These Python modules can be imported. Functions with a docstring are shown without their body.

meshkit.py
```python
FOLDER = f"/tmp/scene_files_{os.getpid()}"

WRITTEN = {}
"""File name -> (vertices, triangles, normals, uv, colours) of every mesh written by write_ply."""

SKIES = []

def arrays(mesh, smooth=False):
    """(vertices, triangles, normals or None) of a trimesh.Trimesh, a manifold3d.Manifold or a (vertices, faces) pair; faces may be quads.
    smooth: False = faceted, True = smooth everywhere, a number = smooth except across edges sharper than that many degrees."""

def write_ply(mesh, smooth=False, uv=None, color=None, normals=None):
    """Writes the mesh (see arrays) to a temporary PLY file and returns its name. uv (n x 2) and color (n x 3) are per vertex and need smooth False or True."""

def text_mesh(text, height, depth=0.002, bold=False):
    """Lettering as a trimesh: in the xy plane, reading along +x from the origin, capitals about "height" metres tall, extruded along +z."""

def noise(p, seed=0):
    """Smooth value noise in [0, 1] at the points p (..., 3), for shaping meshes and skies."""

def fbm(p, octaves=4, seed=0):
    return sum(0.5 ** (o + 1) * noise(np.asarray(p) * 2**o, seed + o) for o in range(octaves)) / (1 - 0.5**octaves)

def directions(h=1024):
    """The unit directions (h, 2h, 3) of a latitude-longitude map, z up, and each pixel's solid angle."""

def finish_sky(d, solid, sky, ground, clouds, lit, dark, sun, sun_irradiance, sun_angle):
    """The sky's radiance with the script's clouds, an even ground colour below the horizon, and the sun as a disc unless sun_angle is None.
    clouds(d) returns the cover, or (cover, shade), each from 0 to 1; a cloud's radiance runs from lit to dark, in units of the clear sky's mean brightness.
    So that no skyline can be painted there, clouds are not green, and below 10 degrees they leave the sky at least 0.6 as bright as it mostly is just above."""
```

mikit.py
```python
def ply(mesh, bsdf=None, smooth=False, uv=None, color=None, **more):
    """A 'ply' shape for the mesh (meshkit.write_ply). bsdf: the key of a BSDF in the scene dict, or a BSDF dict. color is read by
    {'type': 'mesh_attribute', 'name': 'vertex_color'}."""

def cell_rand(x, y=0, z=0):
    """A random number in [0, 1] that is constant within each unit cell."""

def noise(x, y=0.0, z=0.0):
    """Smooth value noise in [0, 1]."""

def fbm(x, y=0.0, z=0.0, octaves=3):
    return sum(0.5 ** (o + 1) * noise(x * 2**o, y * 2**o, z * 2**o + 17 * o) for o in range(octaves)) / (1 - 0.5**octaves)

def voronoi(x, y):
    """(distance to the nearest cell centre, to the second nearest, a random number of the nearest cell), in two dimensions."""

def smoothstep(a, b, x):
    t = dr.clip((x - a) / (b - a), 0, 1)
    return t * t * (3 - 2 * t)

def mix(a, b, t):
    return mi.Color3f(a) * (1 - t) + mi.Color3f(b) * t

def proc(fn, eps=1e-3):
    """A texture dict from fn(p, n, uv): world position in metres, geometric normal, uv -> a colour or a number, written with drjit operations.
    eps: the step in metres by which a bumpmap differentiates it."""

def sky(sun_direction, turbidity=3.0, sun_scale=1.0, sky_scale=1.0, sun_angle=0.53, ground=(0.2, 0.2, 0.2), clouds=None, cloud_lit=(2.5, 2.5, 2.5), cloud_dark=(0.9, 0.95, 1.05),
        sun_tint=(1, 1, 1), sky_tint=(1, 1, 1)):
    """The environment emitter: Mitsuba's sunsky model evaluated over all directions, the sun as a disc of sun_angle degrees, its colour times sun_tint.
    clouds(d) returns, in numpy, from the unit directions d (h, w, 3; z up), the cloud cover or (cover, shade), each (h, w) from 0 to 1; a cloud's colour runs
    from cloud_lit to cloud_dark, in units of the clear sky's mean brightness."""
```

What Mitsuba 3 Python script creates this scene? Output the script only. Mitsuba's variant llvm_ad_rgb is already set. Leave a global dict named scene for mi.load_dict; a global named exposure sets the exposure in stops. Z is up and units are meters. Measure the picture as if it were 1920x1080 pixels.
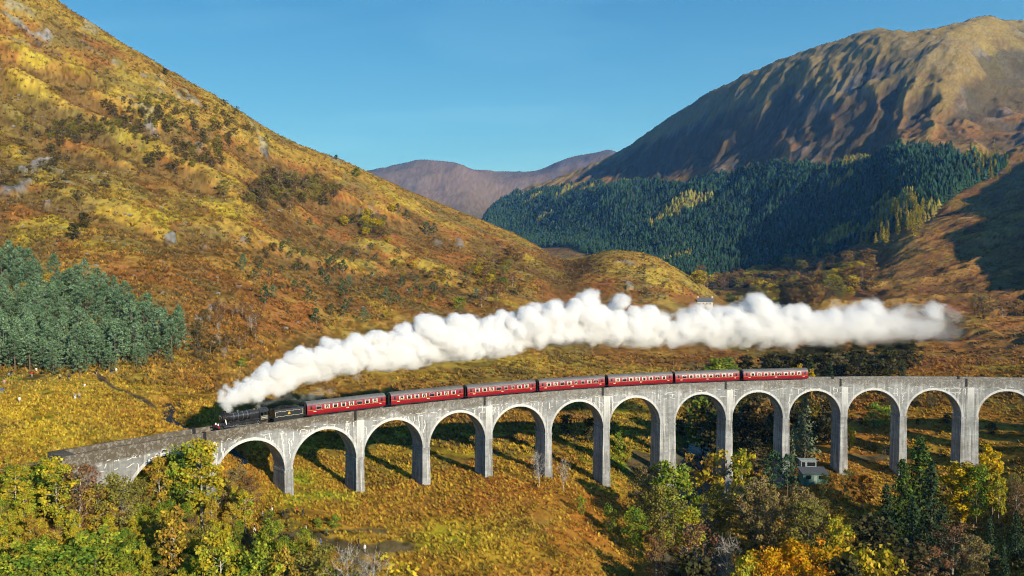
import math
import random
import numpy as np
import trimesh
import mitsuba as mi
import drjit as dr
import mikit
import meshkit
from scipy.interpolate import PchipInterpolator
from scipy.ndimage import map_coordinates, gaussian_filter

T = mi.ScalarTransform4f
RNG = np.random.default_rng(7)
random.seed(7)
scene, labels = {}, {}

# ------------------------------------------------------------------ camera, sky, exposure
FPX, PITCH = 1535.0, 0.0360                       # focal length in pixels of a 1920 px wide frame, downward pitch
CP, SP = math.cos(PITCH), math.sin(PITCH)
scene['camera'] = {'type': 'perspective', 'fov': math.degrees(2 * math.atan(960 / FPX)), 'fov_axis': 'x',
                   'near_clip': 1.0, 'far_clip': 60000.0,
                   'to_world': T().look_at(origin=[0, 0, 0], target=[0, CP, -SP], up=[0, 0, 1])}
SUN_AZ, SUN_EL = math.radians(-52.0), math.radians(20.0)
SUN = [math.cos(SUN_EL) * math.cos(SUN_AZ), math.cos(SUN_EL) * math.sin(SUN_AZ), math.sin(SUN_EL)]


def cirrus(d):
    el = d[..., 2]
    q = np.stack([d[..., 0] * 3 / (el + .18), d[..., 1] * 3 / (el + .18), el * 2], -1)
    n = meshkit.fbm(q * np.array([.5, 1.3, 1.0]) + 4.0, 4, 11)
    veil = np.clip((n - .50) * .35, 0, .035)
    low = np.exp(-np.maximum(el, 0) / .16) * .74
    return np.clip(veil + low, 0, 1), np.zeros_like(el)


scene['sky'] = mikit.sky(SUN, turbidity=3.0, sun_tint=(.84, 1.03, 1.56), sky_tint=(.10, .88, 1.52), ground=(.12, .09, .04),
                         clouds=cirrus, cloud_lit=(2.9, 5.7, 7.4), sky_scale=.52)
exposure = 2.6


# ------------------------------------------------------------------ helpers
def ref(k):
    return {'type': 'ref', 'id': k}


NUM = {}


def numbered(name):
    k = NUM.get(name, 0)
    NUM[name] = k + 1
    return name if k == 0 else f'{name}_{k:03d}'


def child(parent, name, taken={}):
    base = f'{parent}__{name}'
    k = taken.get(base, 0)
    taken[base] = k + 1
    return base if k == 0 else f'{base}_{k:03d}'


def tag(key, label=None, cat=None, group=None, kind=None):
    d = {}
    if label: d['label'] = label
    if cat: d['category'] = cat
    if group: d['group'] = group
    if kind: d['kind'] = kind
    labels[key] = d


def put(key, mesh, bsdf, smooth=False, to=None, **kw):
    scene[key] = mikit.ply(mesh, bsdf, smooth=smooth, **kw)
    if to is not None: scene[key]['to_world'] = to
    return key


def vf(m):
    return np.asarray(m.vertices, float), np.asarray(m.faces, int)


def join(parts):
    """parts: list of (v, f[, c]); one (v, f[, c])."""
    o, V, F, C = 0, [], [], []
    for q in parts:
        if hasattr(q, 'vertices'): q = vf(q)
        V.append(q[0]); F.append(np.asarray(q[1]) + o); o += len(q[0])
        if len(q) > 2: C.append(q[2])
    return (np.vstack(V), np.vstack(F)) + ((np.vstack(C),) if C else ())


def rgb(*c):
    return {'type': 'rgb', 'value': list(c[0] if len(c) == 1 else c)}


def mat(name, color, rough=.8, metallic=0.0, spec=.3, coat=0.0):
    d = {'type': 'principled', 'base_color': rgb(color) if not isinstance(color, dict) else color, 'roughness': rough, 'metallic': metallic, 'specular': spec}
    if coat: d['clearcoat'] = coat; d['clearcoat_gloss'] = .9
    scene[name] = {'type': 'twosided', 'bsdf': d}


def box(x0, x1, y0, y1, z0, z1, bev=0.0):
    if bev <= 0:
        m = trimesh.creation.box(extents=(x1 - x0, y1 - y0, z1 - z0))
        m.apply_translation(((x0 + x1) / 2, (y0 + y1) / 2, (z0 + z1) / 2))
        return m
    pts = []
    for sx in (-1, 1):
        for sy in (-1, 1):
            for sz in (-1, 1):
                for ax in range(3):
                    h = [(x1 - x0) / 2 - bev, (y1 - y0) / 2 - bev, (z1 - z0) / 2 - bev]
                    h[ax] += bev
                    pts.append([(x0 + x1) / 2 + sx * h[0], (y0 + y1) / 2 + sy * h[1], (z0 + z1) / 2 + sz * h[2]])
    return trimesh.convex.convex_hull(np.array(pts))


def cyl(p0, p1, r0, r1=None, n=16, caps=True):
    """Tapered tube from p0 to p1."""
    p0, p1 = np.asarray(p0, float), np.asarray(p1, float)
    r1 = r0 if r1 is None else r1
    z = p1 - p0; z = z / (np.linalg.norm(z) + 1e-12)
    x = np.cross(z, [0, 0, 1.0] if abs(z[2]) < .9 else [1.0, 0, 0]); x /= np.linalg.norm(x)
    y = np.cross(z, x)
    a = np.arange(n) * 2 * np.pi / n
    ring = np.cos(a)[:, None] * x + np.sin(a)[:, None] * y
    v = np.vstack([p0 + ring * r0, p1 + ring * r1])
    i = np.arange(n); j = (i + 1) % n
    f = np.vstack([np.stack([i, j, j + n], 1), np.stack([i, j + n, i + n], 1)])
    if caps:
        v = np.vstack([v, p0, p1])
        f = np.vstack([f, np.stack([j, i, i * 0 + 2 * n], 1), np.stack([i + n, j + n, i * 0 + 2 * n + 1], 1)])
    return v, f


def lathe_x(profile, n=24):
    """profile: list of (x, r) turned about the x axis."""
    P = np.array(profile, float)
    a = np.arange(n) * 2 * np.pi / n
    v = np.stack([np.repeat(P[:, 0], n), (P[:, 1:2] * np.cos(a)).ravel(), (P[:, 1:2] * np.sin(a)).ravel()], 1)
    i, j = np.meshgrid(np.arange(len(P) - 1), np.arange(n), indexing='ij')
    q = np.stack([i * n + j, (i + 1) * n + j, (i + 1) * n + (j + 1) % n, i * n + (j + 1) % n], -1).reshape(-1, 4)
    return v, np.vstack([q[:, [0, 1, 2]], q[:, [0, 2, 3]]])


def prism(poly, x0, x1, axis='x'):
    """Polygon (a, b) extruded along an axis: x -> (y, z), y -> (x, z)."""
    from shapely.geometry import Polygon
    m = trimesh.creation.extrude_polygon(Polygon(poly), x1 - x0, engine='earcut')
    v = np.array(m.vertices)
    if axis == 'x': w = np.stack([v[:, 2] + x0, v[:, 0], v[:, 1]], 1)
    else: w = np.stack([v[:, 0], v[:, 2] + x0, v[:, 1]], 1)
    f = np.array(m.faces)
    return (w, f) if axis == 'x' else (w, f[:, ::-1])


# ------------------------------------------------------------------ the lie of the land
# Columns by bearing (a number of the 1920 px frame), each a profile of (distance north, height); a height given as a plain number is an elevation
# read as a row of the frame, 'z' heights are metres relative to the camera.
def Z(v): return ('z', v)


LAND = {
    -700: [(20, Z(-62)), (80, Z(-42)), (110, Z(-38)), (140, Z(-30)), (220, Z(0)), (330, Z(60)), (480, Z(140)), (680, Z(262)), (1000, Z(330)), (1500, Z(350)), (2000, Z(350)), (2600, Z(350)), (3500, Z(300)), (4500, Z(250)), (6500, Z(200)), (12000, Z(100))],
    -150: [(20, Z(-62)), (90, Z(-47)), (130, Z(-38)), (160, Z(-34)), (230, Z(-20)), (330, Z(15)), (480, Z(92)), (690, -125), (1000, Z(240)), (1500, Z(240)), (2000, Z(240)), (2600, Z(240)), (3500, Z(240)), (4500, Z(240)), (6500, Z(200)), (12000, Z(100))],
    0: [(20, Z(-62)), (95, Z(-52)), (135, Z(-42)), (165, Z(-36)), (235, 702), (330, 480), (480, 255), (700, -62), (1000, Z(205)), (1500, Z(200)), (2000, Z(200)), (2600, Z(200)), (3500, Z(200)), (4500, Z(200)), (6500, Z(200)), (12000, Z(100))],
    110: [(20, Z(-62)), (98, Z(-54)), (141, Z(-43)), (170, Z(-36)), (240, 700), (335, 490), (490, 280), (715, 16), (1000, Z(190)), (1500, Z(190)), (2000, Z(190)), (2600, Z(190)), (3500, Z(190)), (4500, Z(190)), (6500, Z(190)), (12000, Z(100))],
    200: [(20, Z(-62)), (100, Z(-56)), (145, Z(-47)), (172, Z(-37)), (245, 700), (340, 500), (500, 300), (730, 75), (1000, Z(160)), (1500, Z(160)), (2000, Z(160)), (2600, Z(160)), (3500, Z(160)), (4500, Z(160)), (6500, Z(160)), (12000, Z(100))],
    400: [(20, Z(-62)), (105, Z(-58)), (155, Z(-50.5)), (190, Z(-40)), (262, 705), (350, 570), (500, 395), (760, 188), (1000, Z(110)), (1500, Z(110)), (2000, Z(110)), (2600, Z(110)), (3500, Z(110)), (4500, Z(110)), (6500, Z(110)), (12000, Z(100))],
    540: [(20, Z(-62)), (108, Z(-60)), (168, Z(-51.5)), (215, Z(-48)), (290, 715), (400, 585), (560, 430), (800, 268), (1000, Z(92)), (1500, Z(80)), (2000, Z(80)), (2600, Z(80)), (3500, Z(90)), (4500, Z(130)), (6500, 370), (12000, Z(400))],
    640: [(20, Z(-62)), (110, Z(-60)), (178, Z(-53)), (228, 835), (315, 715), (435, 592), (610, 455), (830, 305), (1010, Z(80)), (1500, Z(60)), (2000, Z(60)), (2600, Z(60)), (3500, Z(80)), (4500, Z(150)), (6500, 345), (12000, Z(450))],
    720: [(20, Z(-63)), (110, Z(-61)), (184, Z(-54)), (245, 815), (330, 708), (470, 583), (650, 455), (860, 340), (1010, Z(66)), (1500, Z(10)), (2000, Z(10)), (2600, Z(10)), (3500, Z(20)), (4700, Z(120)), (6500, 325), (12000, Z(450))],
    800: [(20, Z(-64)), (110, Z(-62)), (190, Z(-54.5)), (262, 797), (350, 702), (500, 578), (690, 468), (890, 376), (1020, Z(50)), (1500, Z(-20)), (2000, Z(-20)), (2600, Z(0)), (3500, Z(0)), (4800, Z(100)), (6500, 314), (12000, Z(500))],
    870: [(20, Z(-65)), (110, Z(-63)), (196, Z(-54.6)), (270, 795), (360, 700), (520, 583), (700, 485), (910, 402), (1020, Z(35)), (1500, Z(-25)), (2000, Z(-25)), (2800, Z(0)), (3800, Z(60)), (5000, Z(170)), (6500, 317), (12000, Z(500))],
    940: [(20, Z(-66)), (110, Z(-64)), (200, Z(-54.8)), (275, 795), (370, 700), (530, 588), (710, 505), (920, 428), (1020, Z(22)), (1500, Z(-30)), (2800, Z(50)), (4100, 393), (4700, 390), (5500, Z(220)), (6550, 313), (12000, Z(500))],
    1000: [(20, Z(-66)), (110, Z(-65)), (204, Z(-56)), (280, 797), (385, 696), (540, 593), (700, 520), (915, 457), (1020, Z(5)), (1500, Z(-35)), (2700, Z(50)), (3800, 368), (4600, 364), (5500, Z(260)), (6550, 315), (12000, Z(500))],
    1055: [(20, Z(-67)), (110, Z(-66)), (208, Z(-58)), (285, 800), (410, 690), (560, 605), (690, 540), (880, 488), (980, Z(-20)), (1500, Z(-40)), (2500, 450), (3500, 356), (4400, 349), (5500, Z(300)), (6600, 297), (12000, Z(500))],
    1150: [(20, Z(-68)), (110, Z(-67)), (213, Z(-62)), (290, 800), (420, 695), (570, 612), (680, 540), (800, 467), (900, Z(-20)), (1450, Z(-45)), (2050, 474), (3000, 342), (3900, 307), (5300, Z(400)), (6700, 291), (12000, Z(500))],
    1215: [(20, Z(-68)), (110, Z(-68)), (218, Z(-65)), (290, Z(-63)), (427, 702), (582, 611), (680, 550), (800, 476), (900, Z(-30)), (1400, Z(-47)), (1850, 483), (2750, 334), (3550, 256), (5000, Z(450)), (6800, Z(600)), (12000, Z(500))],
    1250: [(20, Z(-68)), (110, Z(-68)), (220, Z(-66)), (290, Z(-64)), (430, 705), (590, 610), (680, 558), (790, 491), (900, Z(-36)), (1350, Z(-48)), (1750, 490), (2600, 331), (3350, 229), (4600, Z(450)), (6800, Z(600)), (12000, Z(500))],
    1320: [(20, Z(-68)), (110, Z(-69)), (223, Z(-67.5)), (293, Z(-66)), (430, Z(-62)), (595, Z(-58)), (690, 590), (780, 536), (900, Z(-44)), (1300, Z(-47)), (1600, 506), (2400, 322), (3080, 187), (4200, Z(500)), (6800, Z(550)), (12000, Z(450))],
    1400: [(20, Z(-68)), (110, Z(-69)), (225, Z(-67)), (295, Z(-65)), (430, Z(-61)), (600, Z(-58)), (700, 610), (800, 592), (940, 565), (1250, 535), (1500, 509), (2250, 307), (2850, 148), (3800, Z(480)), (6800, Z(500)), (12000, Z(400))],
    1550: [(20, Z(-68)), (110, Z(-69)), (228, Z(-61.5)), (300, Z(-56)), (400, 690), (530, 640), (650, 590), (780, 560), (900, 538), (1100, 515), (1350, 483), (1930, 303), (2600, 93), (3400, Z(520)), (6800, Z(500)), (12000, Z(400))],
    1640: [(20, Z(-67)), (110, Z(-68)), (228, Z(-63)), (300, Z(-53.5)), (400, 684), (525, 636), (645, 588), (770, 550), (885, 512), (1050, 480), (1250, 452), (1800, 300), (2470, 69), (3200, Z(520)), (6800, Z(500)), (12000, Z(400))],
    1700: [(20, Z(-66)), (110, Z(-67)), (228, Z(-62)), (300, Z(-51)), (400, 680), (520, 632), (640, 585), (760, 540), (870, 490), (1000, 448), (1180, 408), (1700, 290), (2400, 79), (3000, Z(500)), (6800, Z(500)), (12000, Z(400))],
    1790: [(20, Z(-64)), (110, Z(-65)), (228, Z(-60)), (300, Z(-49)), (400, 676), (515, 630), (630, 582), (745, 535), (850, 485), (960, 435), (1150, 380), (1640, 284), (2420, 65), (3000, Z(520)), (6800, Z(500)), (12000, Z(400))],
    1862: [(20, Z(-62)), (110, Z(-62)), (228, Z(-58)), (300, Z(-48)), (400, 672), (510, 628), (620, 580), (730, 530), (830, 480), (930, 430), (1150, 372), (1750, 262), (2800, 53), (3400, Z(600)), (6800, Z(500)), (12000, Z(400))],
    1930: [(20, Z(-60)), (110, Z(-58)), (228, Z(-55)), (300, Z(-46)), (400, 668), (508, 622), (615, 572), (720, 522), (820, 470), (920, 420), (1150, 352), (1800, 248), (2950, 67), (3600, Z(600)), (6800, Z(500)), (12000, Z(400))],
    2100: [(20, Z(-62)), (110, Z(-55)), (228, Z(-50)), (300, Z(-42)), (400, Z(-38)), (500, Z(-32)), (600, Z(-20)), (700, Z(0)), (800, Z(25)), (900, Z(55)), (1100, Z(110)), (1800, Z(300)), (2950, 90), (3600, Z(600)), (6500, Z(450)), (12000, Z(400))],
    2400: [(20, Z(-62)), (110, Z(-52)), (228, Z(-46)), (300, Z(-40)), (400, Z(-32)), (500, Z(-5)), (600, Z(50)), (700, Z(128)), (800, Z(182)), (900, Z(215)), (1000, Z(232)), (1700, Z(400)), (2800, Z(600)), (3600, Z(500)), (6000, Z(400)), (12000, Z(300))],
    2750: [(20, Z(-62)), (110, Z(-50)), (228, Z(-42)), (300, Z(-35)), (400, Z(-20)), (500, Z(5)), (600, Z(55)), (700, Z(120)), (800, Z(190)), (900, Z(260)), (1000, Z(325)), (1400, Z(490)), (1900, Z(570)), (2800, Z(600)), (6300, Z(380)), (12000, Z(250))],
    3600: [(20, Z(-62)), (110, Z(-45)), (228, Z(-38)), (300, Z(-30)), (400, Z(-10)), (500, Z(10)), (600, Z(40)), (700, Z(70)), (800, Z(100)), (900, Z(130)), (1000, Z(150)), (1200, Z(180)), (1500, Z(240)), (2200, Z(300)), (6000, Z(300)), (12000, Z(200))],
}


def zt_of(py):
    m = (py - 540.0) / FPX
    return -(SP + m * CP) / (CP - m * SP)


_px = np.array(sorted(LAND))
_lnY = np.array([[math.log(y) for y, _ in LAND[p]] for p in _px])
_zz = np.array([[(v[1] if isinstance(v, tuple) else y * zt_of(v)) for y, v in LAND[p]] for p in _px])
NK = _lnY.shape[1]

COLS = np.unique(np.concatenate([np.linspace(-700, -80, 26), np.arange(-80, 2000, 2.9), np.linspace(2000, 3600, 60)]))
ROWS = np.exp(np.unique(np.concatenate([np.linspace(math.log(20), math.log(100), 24), np.linspace(math.log(100), math.log(230), 165), np.linspace(math.log(230), math.log(1000), 540),
                                        np.linspace(math.log(1000), math.log(2900), 320), np.linspace(math.log(2900), math.log(5000), 140), np.linspace(math.log(5000), math.log(7200), 64), np.linspace(math.log(7200), math.log(12000), 8)])))
NR, NC = len(ROWS), len(COLS)
_L, _Zc = PchipInterpolator(_px, _lnY)(COLS), PchipInterpolator(_px, _zz)(COLS)
ZG, KG = np.empty((NR, NC)), np.empty((NR, NC))
_lr = np.log(ROWS)
for c in range(NC):
    ZG[:, c] = PchipInterpolator(_L[c], _Zc[c])(np.clip(_lr, _L[c][0], _L[c][-1]))
    KG[:, c] = np.interp(_lr, _L[c], np.arange(NK))
# soften the joints between the profiles
ZG = gaussian_filter(ZG, (4, 5))
YG = np.repeat(ROWS[:, None], NC, 1)


def x_from(px, y, z): return (px - 960.0) / FPX * (CP * y - SP * z)


XG = x_from(COLS[None, :], YG, ZG)


def fb(x, y, wl, octaves=4, seed=0, z=0.0):
    p = np.stack([np.asarray(x, float) / wl, np.asarray(y, float) / wl, np.zeros_like(x, float) + z + seed * 7.3], -1)
    return meshkit.fbm(p, octaves, seed)


def ridged(x, y, wl, octaves=4, seed=0):
    out, amp, tot = 0, 1.0, 0
    for o in range(octaves):
        p = np.stack([x / wl * 2 ** o, y / wl * 2 ** o, np.zeros_like(x) + o * 3.7 + seed], -1)
        out = out + amp * (1 - np.abs(2 * meshkit.noise(p, seed + o) - 1)); tot += amp; amp *= .5
    return out / tot


def sstep(a, b, x):
    t = np.clip((np.asarray(x, float) - a) / (b - a), 0, 1)
    return t * t * (3 - 2 * t)




def rows_of(z, y):
    m = -(SP * y + CP * z) / (CP * y - SP * z)
    return 540 + FPX * m


PXG, PYG = np.repeat(COLS[None, :], NR, 0), rows_of(ZG, YG)


def survey(px, py):
    """Plan position of a spot on the smooth land, from the bearing and elevation at which it was sighted."""
    c = int(round(np.interp(px, COLS, np.arange(NC))))
    r0 = int(np.searchsorted(ROWS, 105.0 if py > 780 else 225.0))
    k = np.nonzero(PYG[r0:, c] <= py)[0]
    if not len(k): return None
    r = r0 + k[0]
    return np.array([XG[r, c], ROWS[r]])


def patch(cx, cy, rx, ry, rot=0.0):
    """A soft elliptical patch on the ground, laid out in plan round a surveyed spot: returns a function of plan coordinates."""
    c = survey(cx, cy)
    if c is None: return lambda x, y: np.zeros_like(x)
    m = c[1] / FPX

    def axis(dx, dy, n, usual):
        p, q = survey(cx + dx, cy + dy), survey(cx - dx, cy - dy)
        if p is None or q is None: return usual
        v = (p - q) / (2 * n)
        return v if np.linalg.norm(v) < 5 * np.linalg.norm(usual) else usual

    a, b = axis(rx, 0, rx, np.array([m, 0.0])), axis(0, ry, ry, np.array([0.0, -m / .4]))
    if abs(a[0] * b[1] - a[1] * b[0]) < .2 * np.linalg.norm(a) * np.linalg.norm(b): a, b = np.array([m, 0.0]), np.array([0.0, -m / .4])
    M = np.linalg.inv(np.stack([a, b], 1))

    def fn(x, y, raw=False):
        u, v = M[0, 0] * (x - c[0]) + M[0, 1] * (y - c[1]), M[1, 0] * (x - c[0]) + M[1, 1] * (y - c[1])
        if raw: return u, v
        co, si = math.cos(rot), math.sin(rot)
        return np.exp(-((u * co + v * si) / rx) ** 2 - ((-u * si + v * co) / ry) ** 2)
    return fn
# relief: small near, large on the mountains
near, hill, mtn = sstep(4.6, 5.4, KG) * 0, sstep(3.4, 5.0, KG) * (1 - sstep(8, 9, KG)), sstep(9.6, 11.2, KG)
far = sstep(13, 13.6, KG)
onhill = hill * (1 - sstep(1000, 1120, PXG))
onright = sstep(3.5, 5, KG) * (1 - sstep(9.5, 10.5, KG)) * sstep(1420, 1560, PXG)
knoll = hill * sstep(1030, 1090, PXG) * (1 - sstep(1330, 1400, PXG))
# crags of the left hill, where they stand: bearing, elevation, size
crag = np.zeros_like(ZG)
for cx, cy, rx, ry, ro in ((60, 60, 60, 40, .6), (170, 55, 30, 14, .6), (165, 92, 45, 12, .5), (225, 122, 26, 14, .7), (290, 158, 34, 20, .7), (350, 185, 50, 16, .75), (275, 222, 62, 34, .5), (395, 285, 42, 24, .5), (130, 248, 52, 26, .3),
                           (100, 320, 90, 34, .4), (20, 350, 60, 40, .2), (630, 312, 26, 20, .6), (590, 355, 55, 24, .5), (530, 345, 60, 26, .4), (690, 425, 40, 26, .5), (20, 395, 30, 22, .3), (90, 372, 14, 12, 0), (30, 12, 60, 20, .5),
                           (385, 472, 12, 7, .3), (320, 462, 14, 8, .2), (860, 468, 22, 12, .4), (440, 560, 40, 8, .2), (1180, 495, 34, 9, .2), (1170, 540, 30, 14, .2), (1230, 560, 40, 14, .3), (820, 470, 24, 10, .3), (480, 250, 60, 12, .75), (460, 470, 14, 10, .4)):
    crag = np.maximum(crag, patch(cx, cy, rx, ry, ro)(XG, YG))
crag *= sstep(3.6, 4.6, KG) * (1 - sstep(8, 8.6, KG))
rock_n = ridged(XG, YG, 16, 4, 5)
CRAG = sstep(.40, .60, crag * .55 + (fb(XG, YG, 9, 4, 21) - .5) * 1.5 * np.minimum(1, crag * 2.2))

D = np.zeros_like(ZG)
D += (fb(XG, YG, 3.2, 3, 1) - .5) * (.9 - .0 * near) * (1 - mtn)
D += (fb(XG, YG, 26, 4, 2) - .5) * 3.2 * sstep(2.9, 3.8, KG) * (1 - mtn)
D += (fb(XG, YG, 9, 3, 9) - .5) * 1.5 * sstep(2.9, 3.8, KG) * (1 - mtn)
D += (ridged(XG * .8 + YG * .5, YG * .6 - XG * .3, 150, 4, 3) - .55) * 21 * (onhill + .5 * knoll) * (1 - sstep(6.2, 7, KG) * .75)
D += CRAG * ((ridged(XG, YG, 9, 3, 7) - .45) * 6 + .6)
D += onright * ((fb(XG, YG, 60, 4, 12) - .5) * 17 + (ridged(XG, YG * 1.8, 80, 4, 13) - .5) * 17)
_mm = mtn * (1 - far)
D += _mm * ((ridged(XG, YG, 520, 4, 4) - .55) * 80 * (1 - .8 * sstep(11.3, 12, KG)) + (ridged(XG, YG, 130, 4, 14) - .5) * 30 * (1 - .5 * sstep(11.5, 12, KG)) + (ridged(XG, YG, 42, 4, 15) - .5) * 19 + (fb(XG, YG, 11, 2, 18) - .5) * 7)
_q, _a = .50 * XG - .46 * YG + (fb(XG, YG, 240, 3, 24) - .5) * 150, .42 * XG + .42 * YG
D += _mm * (1 - .85 * sstep(11.4, 12, KG)) * (1 - sstep(1090, 1220, XG)) * ((ridged(_q, _a * .22, 62, 3, 25) - .55) * 28 + (ridged(_q, _a * .3, 24, 2, 26) - .5) * 10)
D += far * ((ridged(XG, YG, 1100, 5, 6) - .6) * 260 + (ridged(XG, YG, 260, 3, 16) - .5) * 60) * (1 - .6 * sstep(13.6, 14, KG))
for (x0, y0, x1, y1, amp, wd, gl) in ((-20, 130, 430, 362, 7, 13, 6), (-20, 185, 250, 330, 5, 12, 4), (150, 170, 470, 330, 6, 12, 5), (330, 190, 640, 350, 4, 10, 4), (-20, 60, 200, 160, 5, 12, 4), (480, 330, 800, 450, 5, 10, 5), (380, 440, 760, 560, 4, 12, 4), (560, 430, 900, 560, 4, 10, 4), (60, 330, 330, 450, 4, 12, 4)):
    sl = (y1 - y0) / (x1 - x0)
    wig = (fb(XG, YG, 45, 3, int(x1)) - .5) * 34
    U, V = patch((x0 + x1) / 2, (y0 + y1) / 2, 40, 24)(XG, YG, True)
    dd = V - sl * U + wig
    hw = (x1 - x0) / 2
    ends = sstep(-hw - 40, -hw + 30, U) * (1 - sstep(hw - 60, hw + 20, U)) * onhill
    D += ends * (amp * np.exp(-(dd / wd) ** 2) - .9 * gl * np.exp(-((dd - 2.1 * wd) / (wd * 1.1)) ** 2))
D *= 1 - .97 * np.exp(-((YG - 200) / 2000) ** 2) * 0
ZB = ZG + D
# the river bed under the viaduct and the burn by its western end
def gully(pts, width, depth):
    global ZB
    P = np.array(pts, float)
    best = np.full(ZB.shape, 1e9)
    for a, b in zip(P[:-1], P[1:]):
        d = b - a
        t = np.clip(((XG - a[0]) * d[0] + (YG - a[1]) * d[1]) / (d @ d), 0, 1)
        best = np.minimum(best, np.hypot(XG - a[0] - t * d[0], YG - a[1] - t * d[1]))
    ZB = ZB - depth * (1 - sstep(width * .5, width * 1.5, best))
    return best


RIVER = [(18, 90), (30, 140), (42, 190), (51, 228), (60, 272), (78, 312), (100, 340), (124, 372), (150, 395), (185, 430)]
river_d = gully(RIVER, 7.5, 2.4)
BURN = [(-60, 184), (-70, 188), (-78, 191), (-84, 198), (-87, 207), (-92, 216)]
burn_d = gully(BURN, 3.0, 1.6)
PATHS = [([(-52, 150), (-40, 157), (-34, 155), (-27, 148), (-22, 140)], 1.9), ([(-40, 157), (-32, 162), (-26, 164)], 1.2), ([(-30, 152), (-24, 157), (-21, 158)], 2.6),
         ([(-160, 246), (-140, 245), (-122, 238), (-108, 222), (-97, 212), (-90, 204)], 1.1), ([(42, 262), (38, 246), (36, 238)], 3.6), ([(104, 247), (112, 246), (118, 250)], 2.4)]
path_d = np.full(ZB.shape, 1e9)
for pts, w in PATHS:
    P = np.array(pts, float)
    for a, b in zip(P[:-1], P[1:]):
        d = b - a
        t = np.clip(((XG - a[0]) * d[0] + (YG - a[1]) * d[1]) / (d @ d), 0, 1)
        path_d = np.minimum(path_d, np.hypot(XG - a[0] - t * d[0], YG - a[1] - t * d[1]) / w)
XB = x_from(COLS[None, :], YG, ZB)
PYB = rows_of(ZB, YG)
_tmin = np.minimum.accumulate(PYB[60:], 0)


def ground_at(x, y):
    """Ground height at plan positions (arrays)."""
    x, y = np.atleast_1d(np.asarray(x, float)), np.atleast_1d(np.asarray(y, float))
    z = np.full_like(x, -55.0)
    r = np.interp(np.log(np.clip(y, 20, 12000)), _lr, np.arange(NR))
    for _ in range(3):
        px = 960 + FPX * x / (CP * y - SP * z)
        c = np.interp(px, COLS, np.arange(NC))
        z = map_coordinates(ZB, [r, c], order=1, mode='nearest')
    return z


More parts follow.
